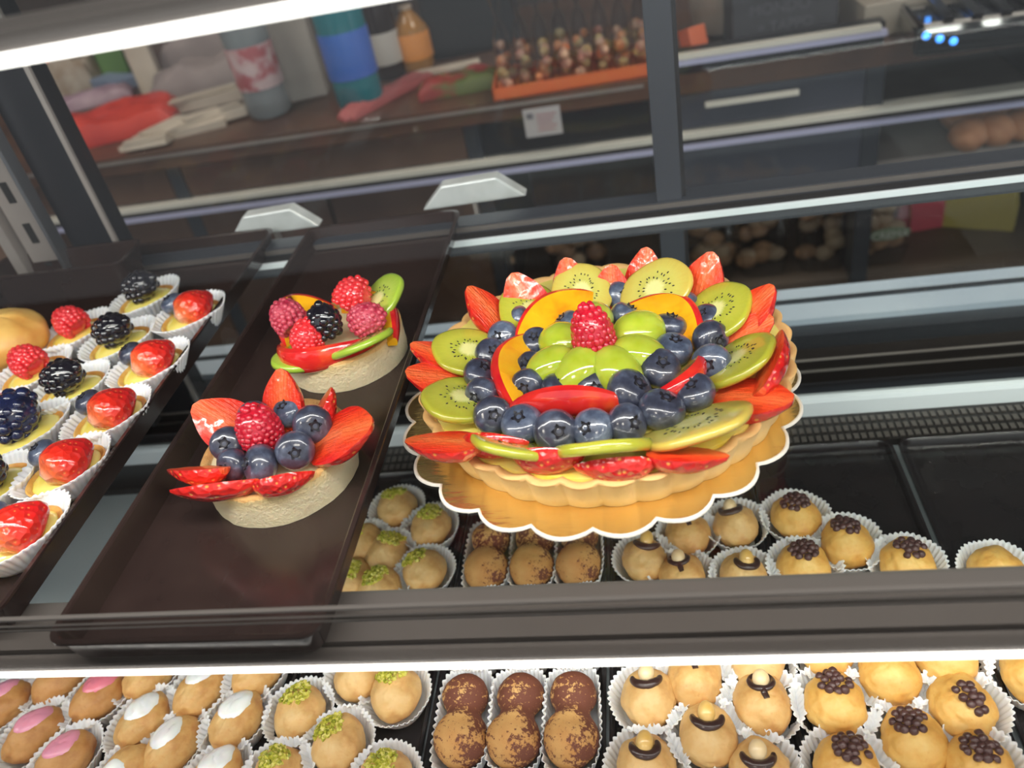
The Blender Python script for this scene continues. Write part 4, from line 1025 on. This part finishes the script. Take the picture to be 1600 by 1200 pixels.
# tray of bagged sweets
p0 = at(915, 118, zt)
t = thing('sweets_tray', 'long orange tray on the back counter for bagged sweets', 'tray', (p0.x, p0.y, zt + .001), .05)
om = plain('orange tray', (228, 112, 58), .4)
b = MB(); b.box(-.17, .17, -.07, .07, 0, .004, om)
for a in ((-.17, .17, -.07, -.066), (-.17, .17, .066, .07), (-.17, -.166, -.07, .07), (.166, .17, -.07, .07)): b.box(a[0], a[1], a[2], a[3], 0, .022, om)
b.obj('tray_body', t, smooth=False)
sm = [noisy('orange sweets', (226, 120, 66), (214, 160, 110), 60, .4), noisy('pink sweets', (200, 130, 110), (222, 180, 150), 60, .4), noisy('yellow sweets', (206, 160, 96), (190, 170, 120), 60, .4)]
for k in range(9):
    x = -.145 + k * .036; q = Matrix.Rotation(.05, 4, 'Z') @ Vector((x, 0 + .01 * (k % 2), 0))
    s_ = thing('sweets_bag', 'clear bag of orange sweets in the orange tray, %s from the left' % ['first', 'second', 'third', 'fourth', 'fifth', 'sixth', 'seventh', 'eighth', 'ninth'][k], 'bag of sweets', (p0.x + q.x, p0.y + q.y, zt + .0055), .05, 'bags of sweets in the orange tray')
    b = MB()
    for j in range(14): b.ell((rd.uniform(-.009, .009), rd.uniform(-.045, .045), .010 + rd.uniform(0, .055)), rd.uniform(.008, .011), sm[(k + j) % 3], 8, 6)
    b.obj('sweets', s_)
    b = MB(); n = 12; vs = []; fs = []
    for zz, w, d in ((0, .016, .052), (.03, .0172, .056), (.07, .0165, .05), (.10, .012, .030), (.12, .004, .014), (.16, .012, .04), (.19, .014, .05)):
        for i in range(n): a = 2 * PI * i / n; vs.append((w * math.cos(a), d * math.sin(a), zz))
    for j in range(6):
        for i in range(n): fs.append((j * n + i, j * n + (i + 1) % n, (j + 1) * n + (i + 1) % n, (j + 1) * n + i))
    b.add(vs, fs, M['film']); b.obj('film', s_)
# price sign hanging on the drawer front
p = aty(848, 190, cy0 - .022); t = thing('price_sign', 'small white paper notice with faint pink print on the counter front', 'sign', (p.x, p.y, p.z))
MB().box(-.034, .034, -.001, .001, -.026, .026, plain('notice paper', (188, 184, 186), .7)).obj('sheet', t, smooth=False)
b = MB(); pk = plain('faint print', (176, 130, 134), .7)
b.box(-.028, -.016, -.0018, -.001, .008, .018, plain('grey print', (110, 110, 120), .7))
for k in range(5): b.box(-.010, .026 - .004 * (k % 3), -.0018, -.001, .012 - k * .007, .0145 - k * .007, pk)
b.obj('print', t, smooth=False)
# right side: coffee corner
def textobj(s_, size, mat, name, parent, loc, rot, ext=.0004):
    cu = bpy.data.curves.new(name, 'FONT'); cu.body = s_; cu.size = size; cu.extrude = ext; cu.align_x = 'CENTER'
    o = bpy.data.objects.new('tmp', cu); C.objects.link(o); dg = bpy.context.evaluated_depsgraph_get(); dg.update()
    me = bpy.data.meshes.new_from_object(o.evaluated_get(dg)); bpy.data.objects.remove(o); me.materials.clear(); me.materials.append(mat)
    q = put(me, name, parent, loc=loc, rot=rot); return q
p = at(1130, 52, zt); t = thing('steel_basin', 'round beige metal pot beside the dark box with faint lettering', 'pot', (p.x, p.y, zt + .001))
MB().lathe([(.03, 0), (.055, .012), (.062, .05), (.064, .085), (.058, .085), (.055, .05), (.045, .018), (.002, .012)], noisy('beige metal', (150, 138, 126), (170, 158, 146), 8, .35, metal=.3), 32, cap=False).obj('pot_body', t)
p = at(1215, 62, zt); t = thing('cup_lid_box', 'dark grey box with faint grey lettering on the back counter', 'box', (p.x, p.y, zt + .001), .05)
bx = MB().box(-.09, .09, -.06, .06, 0, .10, noisy('dark grey card', (54, 54, 60), (62, 62, 68), 6, .6)).obj('box_body', t, smooth=False, bevel=.003)
gt = plain('faint grey lettering', (84, 84, 92), .6)
textobj('MONDO', .026, gt, 'lettering', t, (-.01, -.0605, .062), (PI / 2, 0, 0)); textobj('+ TAPPO', .024, gt, 'lettering', t, (.0, -.0605, .032), (PI / 2, 0, 0))
p = at(1425, 30, zt); boxy('beige_tray_box', 'flat beige appliance at the top right behind the counter edge', 'appliance', 1405, 34, .085, .07, .055, noisy('beige enamel', (156, 148, 136), (170, 162, 150), 6, .4), .08)
boxy('beige_tray_box', 'small beige tray above the dark lettered box', 'tray', 1262, 22, .06, .05, .03, noisy('beige enamel pale', (166, 158, 146), (180, 172, 160), 6, .4), .08)
boxy('orange_card', 'orange card corner sticking out beside the centre post', 'card', 1088, 88, .018, .02, .05, plain('orange card', (214, 108, 70), .5), .5, -.3)
b = MB(); b.box(.05, .40, cy0 - .028, cy0 - .012, zt + .030, zt + .038, M['alu']); b.box(.05, .41, cy0 - .03, cy0 - .012, zt + .020, zt + .0285, M['alu_blue']); b.box(.05, .41, cy0 - .012, cy0 + .02, zt + .0005, zt + .038, M['black'])
tag(b.obj('counter_rail', smooth=False), 'double aluminium rail along the worktop edge right of the post', 'rail')
p = at(1545, 85, zt); t = thing('coffee_machine', 'glossy black coffee machine with small blue lights at the top right', 'coffee machine', (p.x + .13, p.y + .14, zt + .001), -.1)
gb = plain('glossy black', (16, 16, 20), .08, coat=1.)
b = MB(); b.box(-.22, .22, -.14, .2, 0, .05, gb); b.box(-.22, .22, .02, .2, .05, .36, gb); b.obj('body', t, smooth=False, bevel=.012)
b = MB()
for i in range(9): b.box(-.18 + i * .04, -.165 + i * .04, -.13, .01, .051, .056, M['black'])
b.obj('drip_grid', t, smooth=False)
for x in (-.1, .06):
    MB().lathe([(.03, 0), (.03, .03), (.022, .045), (.012, .06)], M['steel'], 20).obj('spout', t, loc=(x, -.03, .12)); 
bl = emis('blue indicator', (70, 150, 255), 2.5)
for x, y, z_ in ((-.205, -.1415, .035), (-.185, -.1415, .028), (-.165, -.1415, .022)):
    MB().ell((0, 0, 0), .006, bl, 10, 6).obj('indicator_light', t, loc=(x, y, z_))
for x in (-.19, -.172): MB().box(-.004, .004, -.002, .002, 0, .035, bl).obj('indicator_light', t, loc=(x, .017, .07), smooth=False)
0 and crumple('pastry_tray_cover', 'dark curved tray leaning in front of the coffee machine', 'tray', (.62, 1.49, 0), .13, .05, .02, gb, .1, 21)
# bay with buns (right) and bags of cookies below
bun = noisy('toasted crumb', (186, 134, 96), (168, 112, 74), 40, .6, bump=.4)
for k in range(6):
    p = at(1510 + (k % 3) * 42, 232 - (k % 3) * 7 - 14 * (k // 3), -.328); o = MB().ell((0, 0, .028), (.033, .036, .028), bun, 20, 12, fn=lambda d: 1 + .12 * nz(d, 2, k)).obj('bread_roll', loc=(p.x, p.y + .06 * (k // 3), -.329))
    tag(o, 'browned roll on the open counter shelf at right, %s' % ['front row left', 'front row middle', 'front row right', 'back row left', 'back row middle', 'back row right'][k], 'bread roll', 'rolls on the open shelf')
cook = [noisy('brown cookies', (196, 148, 110), (160, 118, 88), 30, .6, bump=.4), noisy('pale cookies', (220, 190, 160), (184, 150, 122), 25, .6, bump=.4)]
SH_Z = -.5745
def cookie_bag(px, py, w, h, k, lb, text=None):
    p = aty(px, py, cy0 + .06); t = thing('cookie_bag', lb, 'bag of cookies', (p.x, cy0 + .09, SH_Z), rd.uniform(-.1, .1), 'clear bags of cookies on the lower shelf')
    b = MB()
    for j in range(16): b.ell((rd.uniform(-w * .7, w * .7), rd.uniform(-.02, .02), .018 + rd.uniform(0, h * .72)), (rd.uniform(.016, .024), .014, rd.uniform(.014, .02)), cook[(j + k) % 2], 10, 7)
    b.obj('cookies', t)
    n = 20; vs = []; fs = []; b = MB()
    for zz, ww, dd in ((0, .93, .036), (.2, 1.03, .045), (.6, 1.0, .042), (.82, .93, .03), (.93, .95, .008), (1., 1., .006)):
        for i in range(n): a = 2 * PI * i / n; c_, s_ = math.cos(a), math.sin(a); vs.append((w * ww * (abs(c_) ** .5) * (1 if c_ > 0 else -1), dd * s_, h * zz))
    for j in range(5):
        for i in range(n): fs.append((j * n + i, j * n + (i + 1) % n, (j + 1) * n + (i + 1) % n, (j + 1) * n + i))
    b.add(vs, fs, M['film']); b.obj('film', t)
    if text:
        MB().ell((0, 0, 0), (.042, .003, .014), plain('green oval', (120, 132, 110), .5), 20, 10).obj('oval_sticker', t, loc=(.0, -.046, h * .45))
        textobj(text, .022, plain('white print', (206, 206, 196), .5), 'lettering', t, (0, -.0502, h * .45 - .008), (PI / 2, 0, 0))
cookie_bag(760, 420, .06, .17, 0, 'clear bag of cookies farthest left, seen left of the tart')
cookie_bag(900, 400, .06, .18, 1, 'clear bag of pale cookies just left of the centre post')
cookie_bag(1110, 385, .055, .17, 1, 'clear bag of cookies just right of the centre post')
cookie_bag(1195, 375, .05, .18, 0, 'clear bag of dark cookies, second right of the post')
cookie_bag(1290, 365, .05, .18, 1, 'clear bag of rolls in the middle of the lower shelf')
cookie_bag(1385, 350, .052, .17, 0, 'clear bag with an oval printed sticker under the pink pack', 'CREMA')
crumple('pink_pack', 'bright pink soft pack behind the bag with the oval sticker', 'packet', (aty(1430, 330, 1.72).x, 1.72, 0), .06, .04, .16, plain('pink pack', (206, 82, 100), .5), .2, 31, z=SH_Z)
crumple('yellow_pack', 'yellow soft pack on the lower shelf at the right', 'packet', (aty(1530, 315, 1.70).x, 1.70, 0), .07, .04, .17, plain('yellow pack', (186, 170, 92), .5), -.4, 32, z=SH_Z)
# made-up pale wedges standing in for ceiling light reflected in the door glass
foil = noisy('pale reflection tone', (226, 230, 232), (190, 194, 194), 20, .22, metal=.2)  # bright tone of the imitated reflection
for px, py, w, lb in ((432, 362, .052, 'pale wedge imitating a light reflection behind the tray with two small tarts'), (742, 316, .055, 'pale wedge imitating a light reflection on the rear rail, left of the centre post')):
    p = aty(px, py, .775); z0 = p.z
    t = thing('reflection_wedge', lb, 'reflection wedge', (p.x, .775, z0), .0)
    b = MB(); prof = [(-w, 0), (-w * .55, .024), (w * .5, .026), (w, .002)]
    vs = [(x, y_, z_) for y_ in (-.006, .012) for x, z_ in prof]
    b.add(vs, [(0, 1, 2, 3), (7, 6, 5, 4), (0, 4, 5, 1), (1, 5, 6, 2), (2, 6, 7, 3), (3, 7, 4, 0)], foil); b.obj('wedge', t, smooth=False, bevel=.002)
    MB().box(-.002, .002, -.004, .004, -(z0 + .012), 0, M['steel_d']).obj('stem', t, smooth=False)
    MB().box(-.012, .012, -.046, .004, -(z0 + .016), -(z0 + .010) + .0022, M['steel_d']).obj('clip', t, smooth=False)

# ------------------------------------------------------------------ light and output
w = bpy.data.worlds.new('world'); sc.world = w; w.use_nodes = True
w.node_tree.nodes['Background'].inputs[0].default_value = (.90, .95, 1.0, 1); w.node_tree.nodes['Background'].inputs[1].default_value = .9
sc.view_settings.view_transform = 'Standard'; sc.view_settings.look = 'None'; sc.view_settings.gamma = 1; sc.view_settings.use_curve_mapping = False
sc.view_settings.exposure = 0.0
sc.cycles.max_bounces = 10; sc.cycles.transparent_max_bounces = 24; sc.cycles.caustics_reflective = True
sc.cycles.sample_clamp_indirect = 6
sc.cycles.use_denoising = True
# everything stands on the floor of the room: lift by the shelf height
for o in bpy.data.objects:
    if o.parent is None: o.matrix_world = Matrix.Translation((0, 0, ZS)) @ (o.matrix_basis.copy() if o is not co else o.matrix_world)
